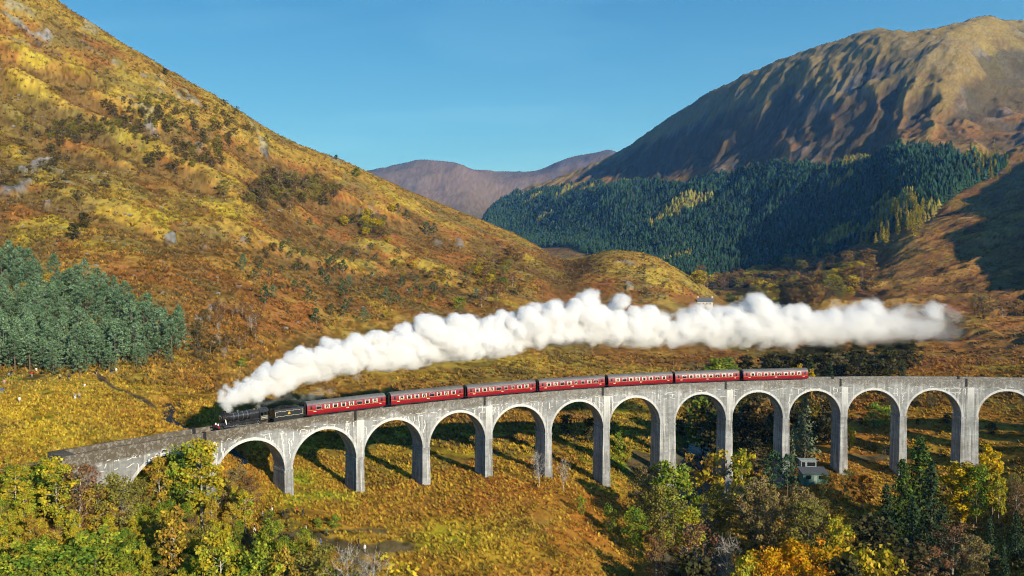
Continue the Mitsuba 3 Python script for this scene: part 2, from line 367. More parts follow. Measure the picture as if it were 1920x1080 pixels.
def hit(px, py, y0=60.0):
    """Plan position of the ground first met along a bearing and elevation."""
    c = int(round(np.interp(px, COLS, np.arange(NC))))
    col = PYB[:, c]
    r0 = int(np.searchsorted(ROWS, y0))
    idx = np.nonzero(col[r0:] <= py)[0]
    if not len(idx): return None
    r = r0 + idx[0]
    y = ROWS[r]
    if r > r0 and col[r - 1] > py:
        y = ROWS[r - 1] + (ROWS[r] - ROWS[r - 1]) * (col[r - 1] - py) / (col[r - 1] - col[r])
    z = np.interp(y, ROWS, ZB[:, c])
    return np.array([x_from(px, y, z), y, z])


# colours of the ground cover, by what grows there
def blend(a, b, t): return a * (1 - t[..., None]) + b * t[..., None]


C_ = lambda *c: np.array(c, float)
n1, n2, n3 = fb(XG, YG, 70, 4, 31, ZB / 70), fb(XG, YG, 22, 4, 32, ZB / 22), fb(XG, YG, 6, 3, 33, ZB / 6)
streak = fb(XG * .9 + YG * .55, (YG - XG * .6) * .28, 30, 4, 37)
col = np.zeros(ZB.shape + (3,)) + C_(.35, .205, .048)
col = blend(col, C_(.285, .130, .038), sstep(.40, .57, n1 * .5 + n2 * .5))              # bracken
col = blend(col, C_(.41, .295, .05), sstep(.51, .62, fb(XG, YG, 55, 4, 34, ZB / 55) * .55 + streak * .45))  # yellow bent grass
_yel = np.zeros_like(ZB)
for cx, cy, rx, ry, ro in ((60, 290, 130, 70, .4), (150, 420, 110, 45, .2), (300, 420, 70, 30, .3), (40, 190, 90, 40, .5), (215, 250, 150, 26, .72), (395, 405, 60, 22, .4), (330, 300, 90, 14, .6), (100, 120, 120, 30, .6), (420, 345, 70, 10, .6), (60, 440, 90, 40, 0)):
    _yel = np.maximum(_yel, patch(cx, cy, rx, ry, ro)(XG, YG))
col = blend(col, C_(.47, .37, .042), np.clip(_yel * 1.05, 0, 1) * sstep(.44, .58, fb(XG, YG, 18, 4, 35, ZB / 18)) * onhill)
col = blend(col, C_(.18, .145, .05), sstep(.50, .64, fb(XG, YG, 34, 4, 36, ZB / 34)) * .8)       # moss and old grass
_rust = np.zeros_like(ZB)
for cx, cy, rx, ry, ro in ((560, 600, 60, 40, .2), (960, 930, 90, 60, .2), (1060, 1000, 90, 70, 0), (1120, 940, 60, 40, .3), (700, 470, 220, 60, .45), (1640, 760, 60, 40, 0), (1800, 560, 140, 40, 0), (1700, 680, 80, 22, 0), (1120, 570, 110, 50, 0)):
    _rust = np.maximum(_rust, patch(cx, cy, rx, ry, ro)(XG, YG))
col = blend(col, C_(.33, .125, .038), np.clip(_rust * 1.2, 0, 1) * sstep(.38, .6, fb(XG, YG, 9, 4, 38, ZB / 9)))
_grn = np.maximum.reduce([patch(cx, cy, rx, ry, ro)(XG, YG) for cx, cy, rx, ry, ro in ((600, 935, 70, 16, 0), (1090, 850, 45, 12, .7), (820, 1010, 60, 20, 0), (560, 905, 30, 20, 0), (1160, 860, 40, 50, 0), (20, 780, 20, 8, 0))])
_nyl = np.maximum.reduce([patch(cx, cy, rx, ry, ro)(XG, YG) for cx, cy, rx, ry, ro in ((630, 975, 150, 36, .1), (860, 1010, 150, 40, .2), (760, 880, 90, 30, .2), (600, 870, 60, 30, .3), (880, 860, 90, 26, .3), (980, 840, 60, 24, .3), (900, 690, 260, 26, -.05), (60, 800, 120, 30, .1))])
col = blend(col, C_(.46, .34, .045) + np.zeros_like(col), np.clip(_nyl, 0, 1) * sstep(.36, .58, fb(XG, YG, 12, 4, 39, ZB / 12)) * .9)
col = blend(col, C_(.20, .30, .03), np.clip(_grn * 1.3, 0, 1) * sstep(.35, .6, n2 * .5 + n3 * .5) * (KG < 5))
# right-hand hill and glen floor: browner
col = blend(col, blend(np.zeros_like(col) + C_(.30, .155, .05), C_(.21, .09, .035), sstep(.42, .62, n2)), onright * sstep(.22, .5, n1 * .6 + n3 * .4) * .92)
# mountain: thin straw and heather, grey rock
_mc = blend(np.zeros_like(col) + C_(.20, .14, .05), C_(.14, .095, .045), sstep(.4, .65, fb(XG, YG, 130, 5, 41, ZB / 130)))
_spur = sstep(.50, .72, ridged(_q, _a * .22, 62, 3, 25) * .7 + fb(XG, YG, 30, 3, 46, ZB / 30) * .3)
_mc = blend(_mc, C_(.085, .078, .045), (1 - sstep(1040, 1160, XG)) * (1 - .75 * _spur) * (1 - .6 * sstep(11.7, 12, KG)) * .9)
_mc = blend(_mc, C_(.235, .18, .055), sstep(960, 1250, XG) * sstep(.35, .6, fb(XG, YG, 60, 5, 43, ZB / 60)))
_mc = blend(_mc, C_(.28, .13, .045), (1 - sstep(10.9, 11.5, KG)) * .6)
_mc = blend(_mc, C_(.18, .18, .18), sstep(.60, .70, ridged(XG, YG, 46, 4, 42)) * .45 * sstep(.45, .6, fb(XG, YG, 150, 3, 45, ZB / 150)))
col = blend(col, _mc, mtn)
def sighted(spots, y0=1000.0):
    out = []
    for px, py in spots:
        c = int(round(np.interp(px, COLS, np.arange(NC)))); r0 = int(np.searchsorted(ROWS, y0))
        k = np.nonzero(PYG[r0:, c] <= py)[0]
        if len(k): out.append((XG[r0 + k[0], c], ROWS[r0 + k[0]]))
    return out


from shapely.geometry import Polygon as Poly_
from shapely import contains_xy
_UP = sighted([(905, 411), (1000, 377), (1080, 363), (1140, 357), (1200, 353), (1290, 358), (1370, 343), (1440, 335), (1500, 329), (1550, 335), (1600, 339), (1680, 320), (1760, 317), (1830, 317), (1885, 324)])
_LO = sighted([(1893, 330), (1880, 345), (1840, 358), (1800, 372), (1740, 415), (1680, 438), (1600, 470), (1560, 486), (1480, 500), (1420, 506)])
_LO += [(x_from(1330, 1450, -45), 1450), (x_from(1180, 1700, -40), 1700), (x_from(1060, 2300, 0), 2300), (x_from(905, 3000, 60), 3000)]
FOREST = Poly_(_UP + _LO).buffer(0)                                   # the forest's bounds, in plan


def in_forest(x, y):
    j = (fb(x, y, 160, 4, 61) - .5) * 70
    return contains_xy(FOREST, x + j * .4, y + j)


_ff = gaussian_filter(in_forest(XG, YG).astype(float), 1.5) * (KG > 8.8) * (1 - sstep(12, 12.3, KG))
col = blend(col, C_(.05, .045, .028), _ff * .9)
_fc = blend(np.zeros_like(col) + C_(.17, .13, .11), C_(.13, .115, .105), sstep(.42, .62, fb(XG, YG, 400, 5, 44, ZB / 400)))
col = blend(col, _fc, far)
col = blend(col, blend(np.zeros_like(col) + C_(.12, .085, .035), np.stack([.12 + .22 * rock_n ** 3] * 3, -1) * C_(1, .97, .92), sstep(.50, .62, rock_n)), CRAG)
col = blend(col, blend(np.zeros_like(col) + C_(.075, .055, .038), C_(.165, .125, .09), n3), (1 - sstep(.7, 1.15, path_d + (n3 - .5) * 1.8)))
col = blend(col, np.zeros_like(col) + C_(.085, .08, .075), 1 - sstep(6, 9, river_d + (n3 - .5) * 5))
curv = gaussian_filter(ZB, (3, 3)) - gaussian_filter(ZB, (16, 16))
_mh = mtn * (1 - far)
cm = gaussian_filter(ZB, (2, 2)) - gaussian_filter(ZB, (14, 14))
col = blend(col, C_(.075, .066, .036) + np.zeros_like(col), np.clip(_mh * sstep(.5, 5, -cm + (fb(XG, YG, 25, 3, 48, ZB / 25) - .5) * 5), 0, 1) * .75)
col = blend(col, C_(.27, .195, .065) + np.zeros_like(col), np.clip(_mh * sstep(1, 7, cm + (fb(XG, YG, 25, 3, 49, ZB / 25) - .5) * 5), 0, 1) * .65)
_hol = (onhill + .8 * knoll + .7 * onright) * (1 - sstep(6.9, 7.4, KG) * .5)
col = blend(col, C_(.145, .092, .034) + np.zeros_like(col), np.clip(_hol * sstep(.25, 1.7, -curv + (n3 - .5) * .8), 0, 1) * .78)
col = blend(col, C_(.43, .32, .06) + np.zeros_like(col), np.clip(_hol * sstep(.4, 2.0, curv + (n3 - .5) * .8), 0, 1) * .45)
mott = 1 - .42 * sstep(.54, .68, fb(XG, YG, 7.5, 4, 53, ZB / 7.5)) * (1 - mtn)
col = col * (1 + (C_(1.12, 1.14, .72) - 1) * (1 - sstep(3.2, 4.2, KG))[..., None])
grain = mott * (.62 + .76 * fb(XG, YG, 1.7, 2, 51, ZB / 1.7) ** 1.3 + (RNG.random(ZB.shape) - .5) * .38 * (1 - mtn * .6))
tuft = 1 - .55 * sstep(.60, .72, fb(XG, YG, 2.6, 3, 52, ZB / 2.6)) * (1 - mtn)
col = np.clip(col * (grain * tuft)[..., None], .004, .9)
HUE = 1 + (RNG.random(ZB.shape + (3,)) - .5) * np.array([.10, .14, .10])
col = np.clip(col * HUE, .004, .9)

# the sheet, split by what it is: one grid, shared normals
_v = np.stack([XB, YG, ZB], -1)
_du, _dv = np.gradient(_v, axis=1), np.gradient(_v, axis=0)
_n = np.cross(_du, _dv); _n /= np.linalg.norm(_n, axis=-1, keepdims=True)
_i = np.arange(NR * NC).reshape(NR, NC)
_q = np.stack([_i[:-1, :-1], _i[:-1, 1:], _i[1:, 1:], _i[1:, :-1]], -1)
_kc, _pc = KG[:-1, :-1], PXG[:-1, :-1]
region = np.zeros(_kc.shape, int)
region[(_kc > 3.3) & (_kc < 8.6) & (_pc < 1045)] = 1
region[(_kc > 5.0) & (_kc < 8.6) & (_pc >= 1045) & (_pc < 1375)] = 2
region[(_kc > 3.3) & (_kc < 9.9) & (_pc >= 1480)] = 3
region[(_kc >= 9.6) & (_kc < 13.1) & (_pc > 900)] = 4
region[(_kc >= 13.1)] = 5
region[(_kc >= 8.6) & (_pc <= 900) & (_kc < 13.1)] = 1
scene['turf'] = {'type': 'twosided', 'bsdf': {'type': 'diffuse', 'reflectance': {'type': 'mesh_attribute', 'name': 'vertex_color'}}}
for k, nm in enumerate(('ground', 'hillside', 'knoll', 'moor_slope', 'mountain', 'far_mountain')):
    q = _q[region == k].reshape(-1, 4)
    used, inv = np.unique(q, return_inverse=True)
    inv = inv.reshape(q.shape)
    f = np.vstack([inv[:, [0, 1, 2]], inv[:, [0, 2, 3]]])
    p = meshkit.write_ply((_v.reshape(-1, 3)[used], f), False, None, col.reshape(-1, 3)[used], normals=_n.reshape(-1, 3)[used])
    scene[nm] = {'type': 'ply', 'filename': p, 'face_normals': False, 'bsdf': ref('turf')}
    tag(nm, kind='structure')
tag('ground', 'autumn grass and bracken on the glen floor under the viaduct', kind='structure')
tag('hillside', 'steep golden grass hill with crags rising behind the train', kind='structure')
tag('knoll', 'low rounded rust brown hump in the middle of the glen', kind='structure')
tag('moor_slope', 'brown moorland slope with long shadows at the right', kind='structure')
tag('mountain', 'broad mountain half in shade above the dark forest', kind='structure')
tag('far_mountain', 'hazy mauve mountain range closing the glen', kind='structure')
_b = np.array([[-4000, -3000, -62.0], [4000, -3000, -62], [4000, 20, -62], [-4000, 20, -62]])
scene['ground__001'] = mikit.ply((_b, np.array([[0, 1, 2], [0, 2, 3]])), 'turf', color=np.tile([[.3, .17, .03]], (4, 1)))
# ------------------------------------------------------------------ the viaduct
VC, VR, VA0 = np.array([107.317, -6.3125]), 238.42, 2.2803     # centre of the curve, radius of the near face, bearing of the first pier
SPAN, PW, KW, DECK = 15.24, 1.83, 4.57, 5.5
H_STR, H_CROWN = 2.1, 3.16
H_SPR = H_CROWN + SPAN / 2
KINGS = (6, 11)


def top_z(s): return -34.66 + .0021 * np.asarray(s, float)


def via(s, n, h):
    """Arc position, offset from the near face towards the camera, metres below the top of the parapet -> world."""
    s, n, h = np.broadcast_arrays(np.asarray(s, float), np.asarray(n, float), np.asarray(h, float))
    a = VA0 - s / VR
    r = VR - n
    return np.stack([VC[0] + r * np.cos(a), VC[1] + r * np.sin(a), top_z(s) - h], -1)


PIER_S = {0: 0.0}
_w = lambda i: KW if i in KINGS else PW
for i in range(1, 15): PIER_S[i] = PIER_S[i - 1] + SPAN + _w(i) / 2 + _w(i - 1) / 2
for i in (-1, -2): PIER_S[i] = PIER_S[i + 1] - SPAN - PW

F_ = mi.Float


def _streaks(s, h, lvl, cell, seed, keep, length):
    """White lime that weeps from a joint: a broken line and drips of uneven length."""
    wob = (mikit.noise(s * .9, seed) - .5) * .5
    d = h - (lvl + wob)
    line = mikit.smoothstep(.11, .02, dr.abs(d)) * mikit.smoothstep(.55, .75, mikit.noise(s * 1.3, seed + 3.0)) * .8
    out = line
    for k in (0, 1):
        q = s / cell + .37 * k + .35 * (mikit.noise(h * 1.7, s * .3, seed) - .5)
        c = dr.floor(q)
        r = mikit.cell_rand(c, seed * 10 + k, 1)
        r2 = mikit.cell_rand(c, seed * 10 + k, 2)
        x = dr.abs(q - c - .5) * cell
        drip = mikit.smoothstep(.12, .02, x) * mikit.smoothstep(-.1, .1, d) * mikit.smoothstep(0, -.5, d - length * r2 * r2 * 2)
        out = dr.maximum(out, drip * dr.select(r < keep * mikit.smoothstep(.3, .6, mikit.noise(s * .16, seed + k)), 1.0, 0.0))
    return out


def concrete(p, n, uv):
    s, h = uv.x, uv.y
    big = mikit.fbm(s * .16, h * .3, 2.0, octaves=4)
    fine = mikit.fbm(s * 1.6, h * 2.6, 5.0, octaves=3)
    c = mikit.mix(mi.Color3f(.195, .20, .20), mi.Color3f(.325, .335, .34), mikit.smoothstep(.25, .75, big * .6 + fine * .4))
    # rain-washed vertical streaks
    run = mikit.fbm(s * 2.6, h * .16, 9.0, octaves=3)
    c = mikit.mix(c, mi.Color3f(.16, .15, .13), mikit.smoothstep(.52, .75, run) * .7)
    c = mikit.mix(c, mi.Color3f(.56, .55, .52), mikit.smoothstep(.55, .78, mikit.fbm(s * 2.1, h * .12, 19.0, octaves=3)) * .55)
    # lifts of the shuttering
    q = h / .72 + .12 * mikit.noise(s * .2, h * .5)
    lift = dr.abs(q - dr.floor(q) - .5)
    c *= 1 - .22 * mikit.smoothstep(.43, .49, lift) * mikit.noise(s * .5, dr.floor(q))
    c *= .9 + .2 * mikit.cell_rand(dr.floor(q), dr.floor(s / 3.4 + .5 * dr.floor(q)), 4)
    # lichen and soot on the parapet, thicker to the west where the damp hill is
    dark = mikit.smoothstep(.9, -.9, h - 2.35 + (mikit.fbm(s * .35, h * .6, 3.0) - .5) * 3.2 + mikit.smoothstep(-10, 110, s) * .5)
    speck = mikit.fbm(s * 3.3, h * 3.3, 7.0, octaves=3)
    west = mikit.smoothstep(90, -20, s)
    dcol = mikit.mix(mi.Color3f(.15, .14, .125), mi.Color3f(.085, .066, .04), west)
    dcol = mikit.mix(dcol, mi.Color3f(.30, .285, .25), mikit.smoothstep(.5, .68, speck) * (.85 - .35 * west))
    dark = dr.maximum(dark, mikit.smoothstep(-37.5, -41.0, s + (mikit.fbm(s * .8, h * .4, 13.0) - .5) * 3) * .9)
    c = mikit.mix(c, dcol, dark * .85)
    keep = mikit.mix(mi.Color3f(.16), mi.Color3f(.55), mikit.smoothstep(150, 30, s)).x
    lime = dr.maximum(_streaks(s, h, 2.7, 1.05, 1.0, keep, 1.5), _streaks(s, h, 3.9, 1.5, 2.0, keep * .8, 2.6))
    lime = dr.maximum(lime, _streaks(s, h, 2.2, .8, 3.0, keep * .5, .8))
    c = mikit.mix(c, mi.Color3f(.80, .79, .75), lime * .9)
    return c


def lime_face(p, n, uv):
    """Pilasters and arch rings: paler, lime-washed by leaks."""
    s, h = uv.x, uv.y
    c = concrete(p, n, uv)
    t = mikit.smoothstep(9.5, 2.0, h + (mikit.fbm(s * 1.5, h * .25, 2.5) - .5) * 5)
    return mikit.mix(c, mi.Color3f(.60, .60, .58), .2 + .6 * t)


def con_bump(p, n, uv):
    return mikit.fbm(p.x * 2.2, p.y * 2.2, p.z * 3.1, octaves=3) * .10


scene['concrete'] = {'type': 'twosided', 'bsdf': {'type': 'bumpmap', 'arbitrary': mikit.proc(con_bump, eps=.08), 'scale': .8, 'bsdf': {'type': 'diffuse', 'reflectance': mikit.proc(concrete)}}}
scene['pale_concrete'] = {'type': 'twosided', 'bsdf': {'type': 'diffuse', 'reflectance': mikit.proc(lime_face)}}
mat('iron_black', (.012, .012, .013), .6)
mat('rail_steel', (.16, .11, .08), .45, .6)


def ballast_col(p, n, uv):
    return mikit.mix(mi.Color3f(.07, .06, .05), mi.Color3f(.20, .17, .145), mikit.fbm(p.x * 4, p.y * 4, p.z * 4))


scene['ballast'] = {'type': 'twosided', 'bsdf': {'type': 'diffuse', 'reflectance': mikit.proc(ballast_col)}}


class Quads:
    def __init__(self): self.v, self.f, self.uv, self.o = [], [], [], 0

    def strip(self, A, B, ua, ub):
        """Quads between two polylines given as (s, n, h) rows."""
        A, B = np.asarray(A, float), np.asarray(B, float)
        m = len(A)
        self.v += [via(*A.T), via(*B.T)]; self.uv += [np.asarray(ua, float), np.asarray(ub, float)]
        i = np.arange(m - 1) + self.o
        self.f += [np.stack([i, i + 1, i + 1 + m], 1), np.stack([i, i + 1 + m, i + m], 1)]
        self.o += 2 * m

    def grid(self, s, n0, n1, h0, h1, k=6):
        """Face between two edges, k rows."""
        s = np.asarray(s, float)
        b = lambda q, t0: np.broadcast_to(np.asarray(q, float), s.shape)
        for j in range(k):
            ta, tb = j / k, (j + 1) / k
            rows = []
            for t in (ta, tb):
                rows.append(np.stack([s, b(n0, 0) * (1 - t) + b(n1, 0) * t, b(h0, 0) * (1 - t) + b(h1, 0) * t], 1))
            self.strip(rows[0], rows[1], self.u(rows[0]), self.u(rows[1]))

    @staticmethod
    def u(r): return np.stack([r[:, 0] - r[:, 1] * .9, r[:, 2]], 1)

    def block(self, s0, s1, n0, n1, h0, h1, ns=2, kh=1):
        s = np.linspace(s0, s1, ns)
        h0, h1 = (np.broadcast_to(np.asarray(q, float), s.shape) for q in (h0, h1))
        self.grid(s, n0, n0, h0, h1, kh); self.grid(s, n1, n1, h0, h1, kh)
        self.grid(s, n0, n1, h0, h0, 1); self.grid(s, n0, n1, h1, h1, 1)
        for e in (0, -1):
            ss = np.array([s[e], s[e]]); nn = np.array([n0, n1])
            for j in range(kh):
                A = np.stack([ss, nn, np.full(2, h0[e] + (h1[e] - h0[e]) * j / kh)], 1); B = np.stack([ss, nn, np.full(2, h0[e] + (h1[e] - h0[e]) * (j + 1) / kh)], 1)
                self.strip(A, B, self.u(A), self.u(B))

    def put(self, key, bsdf):
        v, f, uv = np.vstack(self.v), np.vstack(self.f), np.vstack(self.uv)
        scene[key] = mikit.ply((v, f), bsdf, uv=uv)
        return key


VI = 'railway_viaduct'
tag(VI, 'long curved concrete viaduct of tall round arches carrying the train', 'viaduct')
LAST = 14
th = np.linspace(0, math.pi, 49)
for i in range(-2, LAST):
    a, b = PIER_S[i], PIER_S[i + 1]
    m = (a + _w(i) / 2 + b - _w(i + 1) / 2) / 2
    sa = m - SPAN / 2 * np.cos(th)
    ha = H_SPR - SPAN / 2 * np.sin(th)
    ls = np.linspace(a, sa[0], 3)[:-1]; rs = np.linspace(sa[-1], b, 3)[1:]
    s_all = np.concatenate([ls, sa, rs]); h_all = np.concatenate([ls * 0 + H_SPR, ha, rs * 0 + H_SPR])
    q = Quads()
    for n in (0.0, -DECK): q.grid(s_all, n, n, s_all * 0 + H_STR, h_all, 8)
    q.grid(sa, 0.0, -DECK, ha, ha, 4)                                 # soffit
    q.put(child(VI, 'arch'), 'concrete')
    q = Quads()                                                        # the ring that edges the arch, 4 cm proud
    r2 = SPAN / 2 + .62
    so, ho = m - r2 * np.cos(th), H_SPR - r2 * np.sin(th)
    q.strip(np.stack([sa, sa * 0 + .045, ha], 1), np.stack([so, so * 0 + .045, ho], 1), np.stack([sa, ha], 1), np.stack([so, ho], 1))
    q.strip(np.stack([so, so * 0 + .045, ho], 1), np.stack([so, so * 0, ho], 1), np.stack([so, ho], 1), np.stack([so, ho], 1))
    q.strip(np.stack([sa, sa * 0 + .045, ha], 1), np.stack([sa, sa * 0 - .3, ha - .003], 1), np.stack([sa, ha], 1), np.stack([sa, ha], 1))
    q.put(child(VI, 'arch_ring'), 'pale_concrete')
for i in range(-2, LAST + 1):
    s0, w = PIER_S[i], _w(i)
    p = via(s0, -DECK / 2, 0)
    g = float(ground_at(p[0], p[1])[0])
    foot = max(H_SPR + 1.0, float(top_z(s0)) - g + 2.5)
    q = Quads()
    hs = np.linspace(H_SPR, foot, 7)
    bat = lambda h: .16 + (h - H_SPR) * .016
    cap = H_SPR + .45
    q.block(s0 - w / 2 - .14, s0 + w / 2 + .14, .17, -DECK - .17, H_SPR, cap, 3, 1)        # impost
    for j in range(8):
        h0, h1 = cap + (foot - cap) * j / 8, cap + (foot - cap) * (j + 1) / 8
        o0, o1 = .06 + (h0 - cap) * .014, .06 + (h1 - cap) * .014
        c0 = [(s0 - w / 2 - o0, o0), (s0 + w / 2 + o0, o0), (s0 + w / 2 + o0, -DECK - o0), (s0 - w / 2 - o0, -DECK - o0)]
        c1 = [(s0 - w / 2 - o1, o1), (s0 + w / 2 + o1, o1), (s0 + w / 2 + o1, -DECK - o1), (s0 - w / 2 - o1, -DECK - o1)]
        for k in range(4):
            t = np.linspace(0, 1, 6)[:, None]
            A = np.hstack([(1 - t) * c0[k] + t * np.array(c0[(k + 1) % 4]), np.full((6, 1), h0)])
            B = np.hstack([(1 - t) * c1[k] + t * np.array(c1[(k + 1) % 4]), np.full((6, 1), h1)])
            q.strip(A, B, Quads.u(A), Quads.u(B))
    key = q.put(child(VI, 'pier'), 'concrete')
    if i in KINGS: tag(key, 'broad double pier of the viaduct')
    if i % 2:                                                                                  # refuge bays over every other pier
        q = Quads(); q.block(s0 - .78, s0 + 1.08, .09, -.2, H_STR + .17, H_SPR - .01, 3, 8); q.put(child(VI, 'pilaster'), 'pale_concrete')
        for n0, n1, up in ((.10, -.62, .06), (-DECK + .62, -DECK - .1, .22)):
            q = Quads(); q.block(s0 - 1.42, s0 - .80, n0, n1, -up, H_STR - .02, 2, 1)
            tag(q.put(child(VI, 'refuge'), 'iron_black'), 'black iron refuge set in the parapet')
SA, SB = PIER_S[-2] - 9.7, PIER_S[LAST]
# parapets, string courses, deck
cuts = sorted({SA, SB} | {PIER_S[i] - 1.42 for i in range(-1, LAST) if i % 2} | {PIER_S[i] - .80 for i in range(-1, LAST) if i % 2})
for n0, n1 in ((0.03, -.45), (-DECK + .45, -DECK - .03)):
    for a, b in zip(cuts[::2], cuts[1::2]):
        ns = max(3, int((b - a) / 1.5))
        ss = np.linspace(a, b, ns)
        lump = (meshkit.noise(np.stack([ss * .8, ss * 0 + n0, ss * 0], -1)) - .5) * .07
        q = Quads(); q.block(a, b, n0, n1, lump, H_STR, ns, 4); q.put(child(VI, 'parapet'), 'concrete')
ss = np.linspace(SA, SB, 220)
for n0, n1 in ((.13, -.3), (-DECK + .3, -DECK - .13)):
    q = Quads(); q.block(SA, SB, n0, n1, H_STR + .003, H_STR + .16, 220, 1); q.put(child(VI, 'string_course'), 'concrete')
q = Quads(); q.grid(ss, -.46, -DECK + .46, ss * 0 + 1.12, ss * 0 + 1.12, 3); q.put(child(VI, 'ballast'), 'ballast')
q = Quads(); q.grid(ss, 0, -DECK, ss * 0 + H_STR + .02, ss * 0 + H_STR + .02, 1); q.put(child(VI, 'deck'), 'concrete')
for g in (-.7175, .7175):
    q = Quads(); q.block(SA - 40, SB, -DECK / 2 + g + .035, -DECK / 2 + g - .035, .86, 1.0, 240, 1); q.put(child(VI, 'rail'), 'rail_steel')
q = Quads()                                                            # western abutment
q.block(SA + .3, PIER_S[-2], 0, -DECK, H_STR + .16, 13.5, 12, 8); q.put(child(VI, 'abutment'), 'concrete')
q = Quads(); q.block(SA - .9, SA + 1.5, .25, -DECK - .25, -.02, 11.0, 3, 8); q.put(child(VI, 'end_pilaster'), 'concrete')
# ------------------------------------------------------------------ the train
RAIL_H, TRACK_N = .86, -DECK / 2
TR = VR - TRACK_N


def on_track(s_mid):
    """Frame of a vehicle: x forward (west), y to its left (towards the camera), z up; s measured on the near face."""
    p = via(s_mid, TRACK_N, RAIL_H)
    a, b = via(s_mid + 4, TRACK_N, RAIL_H), via(s_mid - 4, TRACK_N, RAIL_H)
    x = b - a; x /= np.linalg.norm(x)
    y = np.cross([0, 0, 1.0], x); y /= np.linalg.norm(y)
    z = np.cross(x, y)
    M = np.eye(4); M[:3, 0], M[:3, 1], M[:3, 2], M[:3, 3] = x, y, z, p
    return T(M)


scene['maroon_paint'] = {'type': 'twosided', 'bsdf': {'type': 'principled', 'base_color': mikit.proc(lambda p, n, uv: mikit.mix(mi.Color3f(.27, .007, .015), mi.Color3f(.18, .006, .012), mikit.fbm(p.x * .8, p.y * .8, p.z * 2.2))), 'roughness': .22, 'specular': .6, 'clearcoat': .7, 'clearcoat_gloss': .95}}
scene['coach_roof'] = {'type': 'twosided', 'bsdf': {'type': 'principled', 'base_color': mikit.proc(lambda p, n, uv: mikit.mix(mi.Color3f(.075, .075, .08), mi.Color3f(.15, .148, .15), mikit.fbm(p.x * .7, p.y * .7, p.z * .7))), 'roughness': .55}}
mat('loco_black', (.016, .017, .02), .28, spec=.6, coat=.6)
mat('soot_black', (.010, .010, .010), .7)
mat('wheel_black', (.02, .019, .018), .55)
mat('buffer_red', (.42, .02, .015), .4)
mat('cream', (.72, .66, .46), .5)
mat('white_paint', (.78, .78, .76), .5)
mat('gold', (.70, .42, .06), .4)
mat('red_crest', (.5, .03, .02), .4)
mat('steel', (.45, .44, .42), .3, .8)
mat('brass', (.6, .42, .12), .3, .8)
mat('window_glass', (.010, .012, .015), .06, spec=.8)
mat('curtain', (.62, .52, .40), .9)
mat('window_frame', (.46, .45, .43), .3, .4)
mat('coal', (.012, .012, .013), .5)
mat('lamp_shade', (.80, .62, .34), .7)


def local(key, mesh, bsdf, to, smooth=30):
    return put(key, mesh, bsdf, smooth, to)


# ---- coach, one set of meshes for all seven
CL = 19.35
prof = [(1.27, 1.02), (1.36, 1.35), (1.395, 1.75), (1.39, 2.2), (1.35, 2.75), (1.29, 3.12)]
side = [(y, z) for y, z in prof]
body_poly = side + [(-y, z) for y, z in side[::-1]]
roof_poly = [(1.30, 3.125)] + [(1.30 * math.cos(t) * (1 if abs(math.cos(t)) < .99 else 1), 3.125 + .74 * math.sin(t) ** .85) for t in np.linspace(.12, math.pi - .12, 17)] + [(-1.30, 3.125)]


def side_y(z): return float(np.interp(z, [b for _, b in prof], [a for a, _ in prof]))


def side_panel(x0, x1, z0, z1, off, depth=.03, k=1):
    """A thin plate that follows the coach's near side."""
    zs = np.linspace(z0, z1, 3)
    v, f = [], []
    for d in (off, off - depth):
        for z in zs:
            for x in (x0, x1): v.append((x, k * (side_y(z) + d), z))
    q = []
    for b in (0, 6):
        for j in range(2): q.append((b + 2 * j, b + 2 * j + 1, b + 2 * j + 3, b + 2 * j + 2))
    q += [(0, 1, 7, 6), (4, 5, 11, 10), (0, 2, 8, 6), (2, 4, 10, 8), (1, 3, 9, 7), (3, 5, 11, 9)]
    q = np.array(q)
    return np.array(v, float), np.vstack([q[:, [0, 1, 2]], q[:, [0, 2, 3]]])


WIN_X = {'open': [(-6.95 + 1.985 * k, 1.22) for k in range(8)], 'brake': [(-6.3 + 1.985 * k, 1.22) for k in range(6)]}


def window_meshes(cx, w, z0=2.12, z1=2.92):
    glass = side_panel(cx - w / 2, cx + w / 2, z0, z1, .004, .02)
    t = .05
    fr = join([side_panel(cx - w / 2 - t, cx - w / 2, z0 - t, z1 + t, .022), side_panel(cx + w / 2, cx + w / 2 + t, z0 - t, z1 + t, .022),
               side_panel(cx - w / 2, cx + w / 2, z1, z1 + t, .020), side_panel(cx - w / 2, cx + w / 2, z0 - t, z0, .020), side_panel(cx - w / 2, cx + w / 2, z1 - .24, z1 - .20, .012)])
    return glass, fr


BODY = prism(body_poly, -CL / 2, CL / 2)
ROOF = prism(roof_poly, -CL / 2 - .03, CL / 2 + .03)
VENTS = [cyl((x, sy * .45, 3.78), (x, sy * .45, 3.93), .13, .10, 8) for x in np.linspace(-8, 8, 7) for sy in (1,)]
UNDER = join([box(-CL / 2 + .2, CL / 2 - .2, -1.1, 1.1, .78, 1.02), box(-2.6, -.8, .5, 1.1, .35, .78), box(.9, 2.4, .45, 1.1, .4, .78)])


def bogie(cx):
    out = [box(cx - 1.75, cx + 1.75, sy * 1.0 - .07, sy * 1.0 + .07, .42, .78) for sy in (-1, 1)] + [box(cx - .5, cx + .5, -1.0, 1.0, .45, .76)]
    for wx in (-1.3, 1.3):
        for sy in (-1, 1): out.append(cyl((cx + wx, sy * .70, .46), (cx + wx, sy * .84, .46), .46, n=18))
    return join(out)


